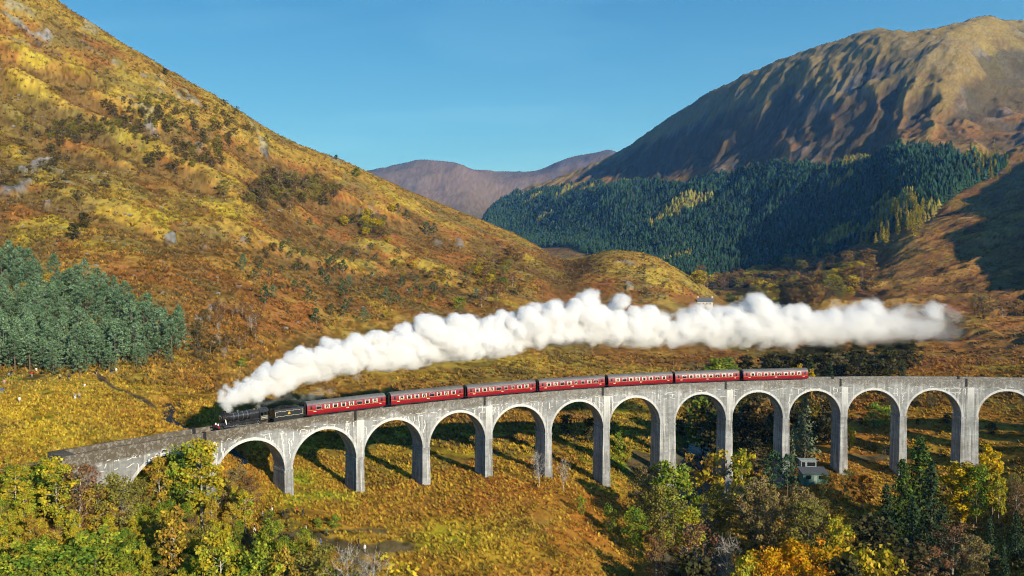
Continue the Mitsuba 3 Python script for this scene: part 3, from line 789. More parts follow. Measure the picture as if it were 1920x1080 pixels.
GANG = lambda k: join([box(min(k * CL / 2, k * (CL / 2 + .33)), max(k * CL / 2, k * (CL / 2 + .33)), -.55, .55, 1.1, 3.3), cyl((k * CL / 2, .87, 1.05), (k * (CL / 2 + .42), .87, 1.05), .1), cyl((k * CL / 2, -.87, 1.05), (k * (CL / 2 + .42), -.87, 1.05), .1)])
END = lambda k: prism([(y * .995, z) for y, z in body_poly], k * (CL / 2 + .012) - .01, k * (CL / 2 + .012) + .01)
NUMS = side_panel(-8.6, -8.05, 1.60, 1.74, .006, .01)
CREST = side_panel(-.35, .35, 1.56, 1.70, .006, .01)
FIRST = side_panel(7.55, 8.2, 1.58, 1.74, .006, .01)
LINE = join([side_panel(-CL / 2 + .05, CL / 2 - .05, 1.955, 1.985, .006, .01)])
dicts = {}


def shape(name, mesh, bsdf, smooth=30):
    if name not in dicts: dicts[name] = mikit.ply(mesh, bsdf, smooth=smooth)
    return dicts[name]


def add(key, d, to): scene[key] = {**d, 'to_world': to}; return key


COACHES = [(652, 'first coach behind the tender'), (803, 'second coach behind the tender'), (942, 'third coach behind the tender'), (1074, 'fourth coach, the middle one of seven'), (1202, 'fifth coach behind the tender'), (1327, 'sixth coach, last but one of the train'), (1455, 'last coach at the tail of the train')]
# arc position of a bearing on the track
_ss = np.linspace(-60, 300, 3601)
_pp = via(_ss, TRACK_N + 1.4, 0.5)
_bx = 960 + FPX * _pp[:, 0] / (CP * _pp[:, 1] - SP * _pp[:, 2])
s_at = lambda px: float(np.interp(px, _bx, _ss))
for k, (px, words) in enumerate(COACHES):
    name = numbered('railway_coach')
    to = on_track(s_at(px))
    tag(name, f'maroon {words} on the viaduct' if 'train' not in words else f'maroon {words}', 'railway coach', 'maroon coaches of the steam train')
    add(child(name, 'body'), shape('body', BODY, 'maroon_paint', 40), to)
    rf = add(child(name, 'roof'), shape('roof', ROOF, 'coach_roof', 40), to)
    add(child(rf, 'ventilator'), shape('vents', join(VENTS), 'coach_roof', 40), to)
    tag(rf + '__ventilator', kind='stuff')
    add(child(name, 'underframe'), shape('under', UNDER, 'soot_black', False), to)
    for cx in (-6.6, 6.6): add(child(name, 'bogie'), shape(f'bogie{cx}', bogie(cx), 'wheel_black', 30), to)
    for e in (-1, 1):
        add(child(name, 'gangway'), shape(f'gang{e}', GANG(e), 'soot_black', False), to)
        add(child(name, 'end_panel'), shape(f'end{e}', END(e), 'soot_black', False), to)
    wins = WIN_X['open'] if k not in (2, 3) else WIN_X['open']
    for j, (cx, w) in enumerate(wins):
        ww = w if not (k in (2, 3) and j in (2, 3)) else .8
        gl, fr = window_meshes(cx, ww)
        wk = child(name, 'window')
        add(wk, shape(f'glass{cx}{ww}', gl, 'window_glass', False), to)
        add(child(wk, 'frame'), shape(f'frame{cx}{ww}', fr, 'window_frame', False), to)
        if ww > 1 and (j * 7 + k * 3) % 5 != 4:
            cu = join([side_panel(cx - ww / 2 + .02, cx - ww / 2 + .24, 2.15, 2.90, .008, .01), side_panel(cx + ww / 2 - .24, cx + ww / 2 - .02, 2.15, 2.90, .008, .01)])
            add(child(wk, 'curtain'), shape(f'cu{cx}', cu, 'curtain', False), to)
        if (j * 5 + k) % 3 == 0:
            lm = side_panel(cx - .11, cx + .11, 2.16, 2.42, .008, .01)
            add(child(wk, 'table_lamp'), shape(f'lm{cx}', lm, 'lamp_shade', False), to)
    for cx in (-8.72, 8.72):
        dk = add(child(name, 'door'), shape(f'door{cx}', side_panel(cx - .38, cx + .38, 1.12, 3.02, .010, .02), 'maroon_paint', False), to)
        add(child(dk, 'door_window'), shape(f'dwin{cx}', side_panel(cx - .22, cx + .22, 2.2, 2.9, .016, .01), 'window_glass', False), to)
    add(child(name, 'lettering'), shape('nums', join([NUMS, CREST, FIRST]), 'cream', False), to)
    add(child(name, 'lining'), shape('line', LINE, 'gold', False), to)

# ---- locomotive
LX = s_at(405 + 46)
to = on_track(s_at(462))
LO = numbered('steam_locomotive')
tag(LO, 'black steam locomotive with red buffer beam pulling the maroon train', 'locomotive')
P = lambda part, mesh, bsdf, smooth=30: local(child(LO, part), mesh, bsdf, to, smooth)
up = lambda m, z: (np.asarray(m[0]) + np.array([0, 0, z]), m[1])
AX = 2.72
sm = P('smokebox', up(lathe_x([(4.95, 0), (4.95, .2), (4.9, .62), (4.78, .78), (4.74, .86), (4.7, .88), (3.2, .88), (3.2, .0)], 28), AX), 'soot_black', 35)
local(child(sm, 'door'), up(lathe_x([(5.04, 0), (5.02, .3), (4.96, .66), (4.9, .68)], 24), AX), 'loco_black', to, 40)
local(child(sm, 'number_plate'), box(5.03, 5.07, -.28, .28, AX + .36, AX + .50), 'cream', to, False)
local(child(sm, 'handle'), cyl((5.03, 0, AX), (5.12, 0, AX), .05, n=8), 'steel', to)
P('boiler', up(lathe_x([(3.2, .80), (3.2, .84), (1.2, .87), (-1.0, .93), (-1.0, 0)], 28), AX), 'loco_black', 35)
for x in (2.4, 1.4, .4, -.6): P('boiler_band', up(lathe_x([(x - .035, .80), (x - .035, .87 + (2.4 - x) * .026), (x + .035, .87 + (2.4 - x) * .026), (x + .035, .80)], 28), AX), 'steel', False)
fb_poly = [(.62, 1.6), (.93, 2.3), (.96, 2.9), (.88, 3.3), (.62, 3.62), (-.62, 3.62), (-.88, 3.3), (-.96, 2.9), (-.93, 2.3), (-.62, 1.6)]
P('firebox', prism(fb_poly, -3.1, -1.0), 'loco_black', 35)
P('chimney', join([cyl((4.05, 0, 3.50), (4.05, 0, 3.95), .30, .27, 20), cyl((4.05, 0, 3.93), (4.05, 0, 4.05), .27, .34, 20), cyl((4.05, 0, 3.46), (4.05, 0, 3.60), .46, .31, 20)]), 'soot_black', 40)
P('dome', trimesh.util.concatenate([trimesh.Trimesh(*cyl((1.25, 0, 3.5), (1.25, 0, 3.78), .42, .38, 20)), trimesh.creation.icosphere(3, .385).apply_scale((1, 1, .55)).apply_translation((1.25, 0, 3.77))]), 'loco_black', 40)
P('top_feed', trimesh.creation.icosphere(2, .26).apply_scale((1, 1.3, .7)).apply_translation((2.35, 0, 3.62)), 'loco_black', True)
P('safety_valve', join([cyl((-2.3, sy * .2, 3.6), (-2.3, sy * .2, 3.84), .09, .07, 10) for sy in (-1, 1)]), 'brass', 40)
P('whistle', cyl((-3.0, .3, 3.62), (-3.0, .3, 3.9), .05, n=8), 'brass')
P('running_plate', join([box(-3.3, 3.3, -1.28, 1.28, 1.68, 1.76), box(3.3, 4.2, -1.28, 1.28, 1.40, 1.48), box(4.1, 5.75, -1.28, 1.28, 1.25, 1.33), prism([(3.2, 1.70), (3.4, 1.44), (3.4, 1.36), (3.2, 1.62)], -1.28, 1.28, 'y'), box(-3.3, 3.3, 1.24, 1.30, 1.58, 1.70), box(-3.3, 3.3, -1.30, -1.24, 1.58, 1.70)]), 'loco_black', False)
bb = P('buffer_beam', box(5.72, 5.86, -1.28, 1.28, .82, 1.30), 'buffer_red', False)
for sy in (-1, 1):
    local(child(bb, 'buffer'), join([cyl((5.86, sy * .87, 1.05), (6.22, sy * .87, 1.05), .13, .11, 14), cyl((6.22, sy * .87, 1.05), (6.30, sy * .87, 1.05), .24, n=18)]), 'soot_black', to)
    local(child(bb, 'lamp'), join([box(5.55, 5.78, sy * .62 - .11, sy * .62 + .11, 1.36, 1.66), cyl((5.78, sy * .62, 1.5), (5.82, sy * .62, 1.5), .09, n=12), box(5.6, 5.72, sy * .62 - .05, sy * .62 + .05, 1.66, 1.74)]), 'white_paint', to, False)
    P('cylinder', join([cyl((3.55, sy * 1.08, .98), (4.75, sy * 1.08, .88), .36, n=20), cyl((3.4, sy * 1.08, 1.36), (4.9, sy * 1.08, 1.30), .17, n=14), box(3.6, 4.7, min(sy * .9, sy * 1.3), max(sy * .9, sy * 1.3), .95, 1.38)]), 'loco_black')
    P('steam_pipe', join([cyl((4.2, sy * .86, 2.4), (4.2, sy * 1.1, 1.45), .16, n=12)]), 'loco_black')
    for wx in (1.75, -.45, -2.95):
        q = [cyl((wx, sy * .70, .914), (wx, sy * .83, .914), .914, n=28)]
        w = P('driving_wheel', join(q), 'wheel_black')
        local(child(w, 'tyre'), lathe_y(wx, .914, sy * .835, .90, .80) if False else cyl((wx, sy * .83, .914), (wx, sy * .842, .914), .30, n=20), 'steel', to)
        local(child(w, 'spoke'), join([box(-.04, .04, min(sy * .83, sy * .86), max(sy * .83, sy * .86), -.80, .80).apply_transform(trimesh.transformations.rotation_matrix(a, (0, 1, 0))).apply_translation((wx, 0, .914)) for a in np.linspace(0, math.pi, 7)[:-1]]), 'loco_black', to, False)
        tag(w + '__spoke', kind='stuff')
    P('coupling_rod', join([box(-3.05, 1.85, min(sy * .89, sy * .95), max(sy * .89, sy * .95), .60, .72)]), 'steel', False)
    P('connecting_rod', join([cyl((-.45, sy * 1.0, .66), (3.4, sy * 1.06, .96), .06, n=8), cyl((3.3, sy * 1.06, .96), (3.6, sy * 1.06, .98), .10, n=10)]), 'steel')
    for wx in (2.95, 4.95): P('bogie_wheel', cyl((wx, sy * .70, .5), (wx, sy * .83, .5), .5, n=20), 'wheel_black')
    P('handrail', join([cyl((-2.9, sy * 1.0, AX + .28), (4.4, sy * .93, AX + .22), .022, n=6)]), 'steel')
    P('splasher', join([prism([(wx + .99 * math.cos(a), .914 + .99 * math.sin(a)) for a in np.linspace(.95, math.pi - .95, 12)], min(sy * .68, sy * .98), max(sy * .68, sy * .98), 'y') for wx in (1.75, -.45, -2.6)]), 'loco_black')
    P('step', join([box(-.1 + xo, .1 + xo, min(sy * 1.05, sy * 1.25), max(sy * 1.05, sy * 1.25), .5, .55) for xo in (3.25, -4.6)] + [box(xo - .02, xo + .02, min(sy * 1.02, sy * 1.06), max(sy * 1.02, sy * 1.06), .5, 1.3) for xo in (3.25, -4.6)]), 'loco_black', False)
# cab: sides with two window openings, roof, spectacle plate
for sy in (-1, 1):
    from shapely.geometry import Polygon, box as sbox
    sh = Polygon([(-3.1, 1.35), (-5.0, 1.35), (-5.0, 2.25), (-4.85, 2.45), (-4.85, 3.15), (-3.1, 3.15)]).difference(sbox(-3.75, 2.35, -3.25, 2.95)).difference(sbox(-4.6, 2.35, -3.95, 2.95))
    m = trimesh.creation.extrude_polygon(sh, .06, engine='earcut')
    v = np.array(m.vertices)[:, [0, 2, 1]] * [1, 1, 1] + [0, sy * 1.24 - .03, 0]
    cs = P('cab_side', (v, np.array(m.faces)[:, ::-1]), 'loco_black', False)
    if sy > 0:
        local(child(cs, 'number_panel'), box(-4.72, -3.4, 1.275, 1.285, 1.50, 2.18), 'loco_black', to, False)
        edge = join([box(-4.74, -3.38, 1.284, 1.290, 1.49, 1.525), box(-4.74, -3.38, 1.284, 1.290, 2.155, 2.19), box(-4.74, -4.705, 1.284, 1.291, 1.525, 2.155), box(-3.415, -3.38, 1.284, 1.291, 1.525, 2.155)])
        local(child(cs, 'lining'), edge, 'cream', to, False)
        tm = meshkit.text_mesh('45407', .26, .006, bold=True)
        tv = np.array(tm.vertices)
        w = tv[:, 0].max()
        tv = np.stack([-(tv[:, 0] - w / 2) - 4.06, 1.287 + tv[:, 2], tv[:, 1] + 1.72], 1)
        local(child(cs, 'number'), (tv, np.array(tm.faces)), 'cream', to, False)
roof = [(1.27, 3.16)] + [(1.27 * math.cos(t), 3.14 + .66 * math.sin(t)) for t in np.linspace(.1, math.pi - .1, 15)] + [(-1.27, 3.16)]
P('cab_roof', prism(roof, -5.1, -3.05), 'loco_black', 40)
P('cab_front', prism([(1.2, 1.6), (1.2, 3.15), (.6, 3.7), (-.6, 3.7), (-1.2, 3.15), (-1.2, 1.6)], -3.16, -3.10), 'loco_black', False)
P('cab_floor', box(-5.0, -3.1, -1.2, 1.2, 1.25, 1.36), 'soot_black', False)
P('frame_plate', join([box(-4.9, 5.7, sy * .62 - .03, sy * .62 + .03, .75, 1.68) for sy in (-1, 1)]), 'loco_black', False)

# ---- tender
to = on_track(s_at(543))
TE = numbered('locomotive_tender')
tag(TE, 'black coal tender with gold crest and cream lined side', 'tender')
P = lambda part, mesh, bsdf, smooth=30: local(child(TE, part), mesh, bsdf, to, smooth)
tk = [(1.28, 1.36), (1.28, 2.72), (1.22, 2.95), (1.05, 3.12), (.98, 3.12), (.98, 2.7), (-.98, 2.7), (-.98, 3.12), (-1.05, 3.12), (-1.22, 2.95), (-1.28, 2.72), (-1.28, 1.36)]
tank = P('tank', prism(tk, -3.4, 3.3), 'loco_black', 25)
P('front_plate', box(3.25, 3.32, -1.25, 1.25, 1.36, 2.9), 'loco_black', False)
P('frame', box(-3.55, 3.5, -1.2, 1.2, 1.12, 1.36), 'loco_black', False)
P('frame_side', join([box(-3.4, 3.4, sy * .98 - .03, sy * .98 + .03, .55, 1.12) for sy in (-1, 1)]), 'loco_black', False)
for wx in (-2.3, 0, 2.3):
    P('wheel', join([cyl((wx, sy * .70, .66), (wx, sy * .83, .66), .66, n=20) for sy in (-1, 1)]), 'wheel_black')
pt = RNG.random((260, 3)) * [4.6, 1.8, .5] + [-1.6, -.9, 2.65]
pt[:, 2] += .35 * np.exp(-((pt[:, 0] - .6) / 1.6) ** 2)
P('coal', join([(lambda b, q: (np.array(b.vertices) * (RNG.random(3) * .5 + .7) + q, np.array(b.faces)))(trimesh.creation.icosphere(0, .16), q) for q in pt]), 'coal', False)
tag(TE + '__coal', kind='stuff')
P('filler_dome', cyl((-2.7, 0, 2.7), (-2.7, 0, 3.05), .4, .36, 18), 'loco_black')
y = 1.285
P('lining', join([box(-3.2, 3.1, y, y + .006, 1.52, 1.565), box(-3.2, 3.1, y, y + .006, 2.58, 2.625), box(-3.2, -3.155, y, y + .007, 1.565, 2.58), box(3.055, 3.1, y, y + .007, 1.565, 2.58)]), 'cream', False)
em = P('emblem', join([prism([(-.26 + .0, 1.84), (.26, 1.84), (.30, 1.98), (.16, 2.06), (.24, 2.2), (.1, 2.26), (.06, 2.38), (-.1, 2.38), (-.2, 2.22), (-.12, 2.1), (-.32, 2.02)], y, y + .008, 'y')]), 'gold', False)
local(child(em, 'wheel'), cyl((0, y + .004, 1.98), (0, y + .014, 1.98), .12, n=12), 'red_crest', to, False)
P('buffer', join([cyl((-3.55, sy * .87, 1.05), (-3.9, sy * .87, 1.05), .12, n=12) for sy in (-1, 1)]), 'soot_black')
for x in (3.2, -3.3): P('handrail', cyl((x, 1.31, 1.5), (x, 1.31, 2.7), .022, n=6), 'steel')
# ------------------------------------------------------------------ water
mat('river_water', (.008, .012, .018), .3, spec=.15)


def water_strip(key, pts, width, lift, label):
    P = np.array(pts, float)
    t = np.linspace(0, len(P) - 1, 160)
    C = np.stack([PchipInterpolator(np.arange(len(P)), P[:, k])(t) for k in (0, 1)], 1)
    d = np.gradient(C, axis=0); d /= np.linalg.norm(d, axis=1, keepdims=True)
    nrm = np.stack([-d[:, 1], d[:, 0]], 1)
    z = gaussian_filter(ground_at(C[:, 0], C[:, 1]), 4) + lift
    w = np.linspace(-1, 1, 9)
    V = np.concatenate([np.hstack([C + nrm * (width * u), (z + (meshkit.noise(np.stack([C[:, 0] * 1.2, C[:, 1] * 1.2, z * 0 + u * 3], -1)) - .5) * .12)[:, None]]) for u in w])
    m = len(C); i = np.arange(m - 1)
    F = np.vstack([np.vstack([np.stack([i + k * m, i + 1 + k * m, i + 1 + (k + 1) * m], 1), np.stack([i + k * m, i + 1 + (k + 1) * m, i + (k + 1) * m], 1)]) for k in range(8)])
    put(key, (V, F), 'river_water', True)
    tag(key, label, kind='structure')


water_strip('river', RIVER, 5.0, .6, 'dark stony river running under the viaduct')
water_strip('stream', BURN, 1.3, .35, 'small burn in the shade beside the locomotive')

# ------------------------------------------------------------------ trees: one set of meshes per kind and tint
scene['leaf'] = {'type': 'principledthin', 'base_color': {'type': 'mesh_attribute', 'name': 'vertex_color'}, 'roughness': .7, 'spec_trans': 0.0, 'diff_trans': .55}
scene['needle'] = {'type': 'twosided', 'bsdf': {'type': 'diffuse', 'reflectance': {'type': 'mesh_attribute', 'name': 'vertex_color'}}}


def bark_col(p, n, uv): return mikit.mix(mi.Color3f(.10, .075, .05), mi.Color3f(.20, .165, .13), mikit.fbm(p.x * 3, p.y * 3, p.z * 1.2))
def birch_col(p, n, uv): return mikit.mix(mi.Color3f(.46, .43, .38), mi.Color3f(.16, .13, .11), mikit.smoothstep(.52, .66, mikit.fbm(p.x * 2, p.y * 2, p.z * 5)))


scene['bark'] = {'type': 'twosided', 'bsdf': {'type': 'diffuse', 'reflectance': mikit.proc(bark_col)}}
scene['birch_bark'] = {'type': 'twosided', 'bsdf': {'type': 'diffuse', 'reflectance': mikit.proc(birch_col)}}


def cards(P, size, R, up=.25, aspect=.75, out=None, tri=False):
    """Leaf-sized quads at P, turned at random, leaning outwards along out."""
    m = len(P)
    n = R.normal(size=(m, 3))
    if out is not None: n = n * .75 + out
    n[:, 2] += up
    n /= np.linalg.norm(n, axis=1, keepdims=True) + 1e-9
    a = np.cross(n, R.normal(size=(m, 3))); a /= np.linalg.norm(a, axis=1, keepdims=True) + 1e-9
    b = np.cross(n, a)
    s = (size * (.6 + .8 * R.random(m)))[:, None]
    V = np.stack([P + a * s, P + b * s * aspect, P - a * s, P - b * s * aspect], 1).reshape(-1, 3)
    i = np.arange(m)[:, None] * 4
    F = np.vstack([i + [0, 1, 2], i + [0, 2, 3]])
    return V, F


def tint(base, m, R, clump=None, jit=.3):
    c = np.array(base, float)[None] * (1 + (R.random((m, 1)) - .5) * jit * 2)
    c = c * (1 + (R.random((m, 3)) - .5) * [.22, .16, .2])
    if clump is not None: c = c * clump[:, None]
    return np.repeat(np.clip(c, .003, .9), 4, 0)


def limbs(R, H, spread, n, r0, z0=.25, z1=.9, rise=.35, lean=.0):
    parts, tips = [], []
    bend = R.normal(size=2) * .03 * H
    tp = lambda t: np.array([bend[0] * t * t + lean * t * H, bend[1] * t * t, t * H])
    ts = np.linspace(0, .94, 8)
    for a, b in zip(ts[:-1], ts[1:]): parts.append(cyl(tp(a), tp(b), r0 * (1 - a * .92), r0 * (1 - b * .92), 6, False))
    for k in range(n):
        t = z0 + (z1 - z0) * (k + R.random()) / n
        p = tp(t); az = k * 2.4 + R.random()
        L = spread * math.sin(math.pi * min(1, (t - z0 * .6) / (1.06 - z0 * .6)) ** .8) * (.7 + .5 * R.random()) + .1
        q = p + np.array([math.cos(az) * L, math.sin(az) * L, rise * L + .1 * H * R.random() * rise])
        mid = (p + q) / 2 + R.normal(size=3) * .06 * L
        rr = r0 * (1 - t * .9) * .55
        parts += [cyl(p, mid, rr, rr * .7, 5, False), cyl(mid, q, rr * .7, rr * .25, 4, False)]
        tips += [mid * .3 + q * .7, q]
        for _ in range(2):
            e = mid + R.normal(size=3) * .35 * L; parts.append(cyl(mid, e, rr * .5, rr * .15, 3, False)); tips.append(e)
    tips.append(tp(.95)); tips.append(tp(.85))
    return join(parts), np.array(tips)


def broadleaf(seed, H=10., spread=2.6, n=16, r0=.16, leaves=1500, size=.24, clump=.95, z0=.22, rise=.5, droop=0., base=(.3, .2, .03), second=None, jit=.3, flat=1.0):
    R = np.random.default_rng(seed)
    if size < .3: leaves, size = int(leaves * 2.1), size * .66
    tr, tips = limbs(R, H, spread, n, r0, z0, .93, rise)
    k = R.integers(0, len(tips), leaves)
    off = R.normal(size=(leaves, 3)); off /= np.linalg.norm(off, axis=1, keepdims=True)
    rad = clump * (.45 + .75 * R.random(len(tips)))
    d = off * (rad[k] * R.random(leaves) ** .45)[:, None] * [1, 1, .8 * flat]
    P = tips[k] + d
    if droop: P[:, 2] -= droop * R.random(leaves) ** 2
    V, F = cards(P, size, R, .3, .8, off * .7)
    tone = (.72 + .56 * R.random(len(tips)))[k]
    col_ = tint(base, leaves, R, tone, jit)
    if second is not None:
        pick = np.repeat((R.random(len(tips)) < .35)[k] | (R.random(leaves) < .15), 4)
        col_[pick] = tint(second, leaves, R, tone, jit)[pick]
    return tr, (V, F, col_)


def poplar(seed, **kw): return broadleaf(seed, spread=1.25, rise=1.6, clump=.7, z0=.12, **kw)


def bare(seed, H=8., spread=2.2, n=22, r0=.13, twigs=420):
    R = np.random.default_rng(seed)
    tr, tips = limbs(R, H, spread, n, r0, .25, .95, .8)
    parts = [tr]
    for p in tips:
        for _ in range(max(1, twigs // len(tips))):
            parts.append(cyl(p, p + R.normal(size=3) * [.45, .45, .5] + [0, 0, .25], .022, .008, 3, False))
    return join(parts), None


def spruce(seed, H=16., rad=3.0, whorls=30, per=8, base=(.035, .06, .03), tipc=None, size=.34, z0=.06, sparse=1.0, droop=.25, fill=5, jit=.35, taper=.85):
    R = np.random.default_rng(seed)
    tr = cyl((0, 0, -.5), (0, 0, H * .97), H * .014 + .05, .03, 7, False)
    P, O, Tn = [], [], []
    for w in range(whorls):
        t = z0 + (1 - z0) * (w / whorls) ** .92
        L = rad * (1 - t) ** taper * (.8 + .4 * R.random()) + .12
        for k in range(per):
            az = R.random() * 6.283
            l = L * (.65 + .5 * R.random())
            m = max(2, int(fill * (.3 + l / rad)))
            for j in range(m):
                u = (j + R.random()) / m
                r = l * (.15 + .85 * u)
                P.append((math.cos(az) * r + R.normal() * .12, math.sin(az) * r + R.normal() * .12, t * H - droop * r * u + .10 * r * u * u + R.normal() * .1))
                O.append((math.cos(az), math.sin(az), .45)); Tn.append(.75 + .5 * R.random() + (.25 if u > .7 else 0))
    P, O, Tn = np.array(P), np.array(O), np.array(Tn)
    V, F = cards(P, size, R, .5, .5, O * .6)
    c = tint(base, len(P), R, Tn, jit)
    if tipc is not None:
        pick = np.repeat(R.random(len(P)) < .4, 4); c[pick] = tint(tipc, len(P), R, Tn, jit)[pick]
    return tr, (V, F, c)


def pine(seed, H=10., rad=2.6, clumps=46, leaves=1500, base=(.115, .19, .10), size=.19, z0=.22):
    """Scots pine: rounded clumps of needles along up-swept limbs."""
    R = np.random.default_rng(seed)
    parts = [cyl((0, 0, -.5), (0, 0, H * .95), .17, .04, 7, False)]
    tips = []
    for k in range(clumps):
        t = z0 + (1 - z0) * ((k + .5) / clumps) ** .85
        r = rad * (1 - ((t - z0) / (1.02 - z0)) ** 1.5) ** .8 * (.45 + .6 * R.random())
        az = k * 2.4 + R.random()
        q = np.array([math.cos(az) * r, math.sin(az) * r, t * H + .28 * r])
        if k % 2 == 0: parts.append(cyl((0, 0, t * H - .1 * r), q, .05, .02, 4, False))
        tips.append(q)
    tips.append(np.array([0, 0, H * .97])); tips = np.array(tips)
    k = R.integers(0, len(tips), leaves)
    off = R.normal(size=(leaves, 3)); off /= np.linalg.norm(off, axis=1, keepdims=True)
    rr = (.55 + .5 * R.random(len(tips))) * rad * .26
    P = tips[k] + off * (rr[k] * R.random(leaves) ** .4)[:, None] * [1, 1, .75]
    V, F = cards(P, size, R, .5, .45, off * .6)
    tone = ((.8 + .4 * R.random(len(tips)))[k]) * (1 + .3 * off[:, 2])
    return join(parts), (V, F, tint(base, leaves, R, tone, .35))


YEL, GOLD, ORA, LIME, GRN, OLI, BRN, RED = (.47, .37, .03), (.43, .32, .035), (.33, .205, .035), (.32, .34, .035), (.12, .20, .026), (.20, .185, .045), (.22, .14, .055), (.42, .10, .012)
KIND = {
    'yellow_birch': (lambda s: broadleaf(s, base=YEL, second=LIME, leaves=1400, spread=1.95, clump=.8), 'birch_bark', 'leaf', 4),
    'golden_birch': (lambda s: broadleaf(s, base=GOLD, second=(.36, .25, .05), leaves=1250, spread=1.8, clump=.8), 'birch_bark', 'leaf', 3),
    'orange_birch': (lambda s: broadleaf(s, base=ORA, second=GOLD, leaves=1200, spread=1.7, clump=.8), 'birch_bark', 'leaf', 3),
    'lime_tree': (lambda s: broadleaf(s, base=LIME, second=GRN, leaves=1700, spread=2.9, clump=1.1), 'bark', 'leaf', 3),
    'green_alder': (lambda s: broadleaf(s, base=GRN, second=LIME, leaves=1900, spread=2.8, clump=1.05), 'bark', 'leaf', 4),
    'olive_willow': (lambda s: broadleaf(s, base=OLI, second=(.30, .26, .05), leaves=1900, spread=3.3, clump=1.05, z0=.12, size=.2), 'bark', 'leaf', 4),
    'brown_birch': (lambda s: broadleaf(s, base=BRN, second=(.20, .10, .05), leaves=1000, spread=2.4, size=.2), 'birch_bark', 'leaf', 4),
    'faded_oak': (lambda s: broadleaf(s, base=(.31, .23, .10), second=(.24, .19, .06), leaves=3000, spread=3.6, n=24, clump=.85, z0=.15, size=.19), 'bark', 'leaf', 3),
    'golden_maple': (lambda s: broadleaf(s, base=(.56, .33, .012), second=(.50, .22, .012), leaves=2600, spread=3.9, n=22, clump=1.25, z0=.15, size=.24), 'bark', 'leaf', 2),
    'red_rowan': (lambda s: broadleaf(s, base=(.50, .13, .012), second=ORA, leaves=1300, spread=2.7), 'bark', 'leaf', 2),
    'yellow_poplar': (lambda s: poplar(s, base=(.62, .42, .012), second=GOLD, leaves=2400, size=.22), 'bark', 'leaf', 2),
    'bare_birch': (lambda s: bare(s), 'birch_bark', None, 3),
    'scots_pine': (lambda s: pine(s, leaves=2200, rad=2.9, z0=.12), 'bark', 'needle', 5),
    'pale_pine': (lambda s: pine(s, leaves=1700, rad=2.6, z0=.12, base=(.155, .24, .135), size=.2), 'bark', 'needle', 3),
    'tall_pine': (lambda s: pine(s, H=12, rad=3.4, clumps=26, leaves=1500, base=(.055, .10, .05), z0=.35, size=.24), 'bark', 'needle', 2),
    'dark_spruce': (lambda s: spruce(s, rad=3.4, whorls=38, per=9, base=(.034, .055, .024), size=.30, fill=6), 'bark', 'needle', 3),
    'yew_green_cypress': (lambda s: spruce(s, H=18, rad=5.2, whorls=46, per=12, base=(.032, .055, .016), tipc=(.10, .15, .02), size=.30, fill=9, droop=.05, taper=.62), 'bark', 'needle', 2),
    'grey_spruce': (lambda s: spruce(s, rad=3.6, whorls=34, per=9, base=(.15, .18, .10), size=.32, droop=.4, fill=6), 'bark', 'needle', 2),
    'yellow_larch': (lambda s: spruce(s, H=18, rad=2.9, whorls=26, per=7, base=(.36, .27, .022), tipc=(.26, .22, .02), size=.45, fill=4), 'bark', 'needle', 3),
    'fir_tree': (lambda s: spruce(s, H=18, rad=3.0, whorls=24, per=7, base=(.026, .055, .038), size=.50, fill=4), 'bark', 'needle', 3),
    'autumn_tree': (lambda s: broadleaf(s, base=(.30, .19, .05), second=(.22, .13, .045), leaves=900, spread=3.2, clump=1.4, size=.36), 'bark', 'leaf', 3),
    'yellow_tree': (lambda s: broadleaf(s, base=(.46, .36, .02), second=GOLD, leaves=1100, spread=3.4, clump=1.4, size=.36), 'bark', 'leaf', 2),
    'green_tree': (lambda s: broadleaf(s, base=(.10, .155, .03), second=(.17, .20, .03), leaves=1100, spread=3.3, clump=1.4, size=.36, z0=.12), 'bark', 'leaf', 3),
    'dark_alder': (lambda s: broadleaf(s, base=(.06, .06, .022), second=(.09, .075, .03), leaves=1100, spread=3.2, clump=1.3, size=.34, z0=.12), 'bark', 'leaf', 2),
    'juniper_bush': (lambda s: pine(s, H=4, rad=1.7, clumps=16, leaves=420, base=(.055, .095, .04), z0=.08, size=.2), 'bark', 'needle', 3),
    'heather_shrub': (lambda s: broadleaf(s, H=4, spread=1.7, n=9, leaves=420, base=(.10, .082, .034), second=(.15, .12, .045), clump=.7, size=.2, z0=.08), 'bark', 'leaf', 3),
    'hazel_bush': (lambda s: broadleaf(s, H=4, spread=1.8, n=9, leaves=460, base=YEL, second=ORA, clump=.7, size=.2, z0=.06), 'bark', 'leaf', 2),
    'green_bush': (lambda s: broadleaf(s, H=4, spread=1.8, n=9, leaves=520, base=(.15, .24, .03), second=LIME, clump=.75, size=.2, z0=.06), 'bark', 'leaf', 2),
}
HEIGHT = {}
for kn, (fn, bark, leafm, nv) in KIND.items():
    for v in range(nv):
        tr, cr = fn(hash(kn) % 1 + 1000 + 37 * list(KIND).index(kn) + v)
        hgt = float(cr[0][:, 2].max()) if cr is not None else float(tr[0][:, 2].max())
        HEIGHT[kn, v] = hgt
        scene[f'{kn}_{v}_trunk_shape'] = {'type': 'shapegroup', 'trunk': mikit.ply(tr, bark, smooth=True)}
        if cr is not None: scene[f'{kn}_{v}_crown_shape'] = {'type': 'shapegroup', 'crown': mikit.ply((cr[0], cr[1]), leafm, color=cr[2])}


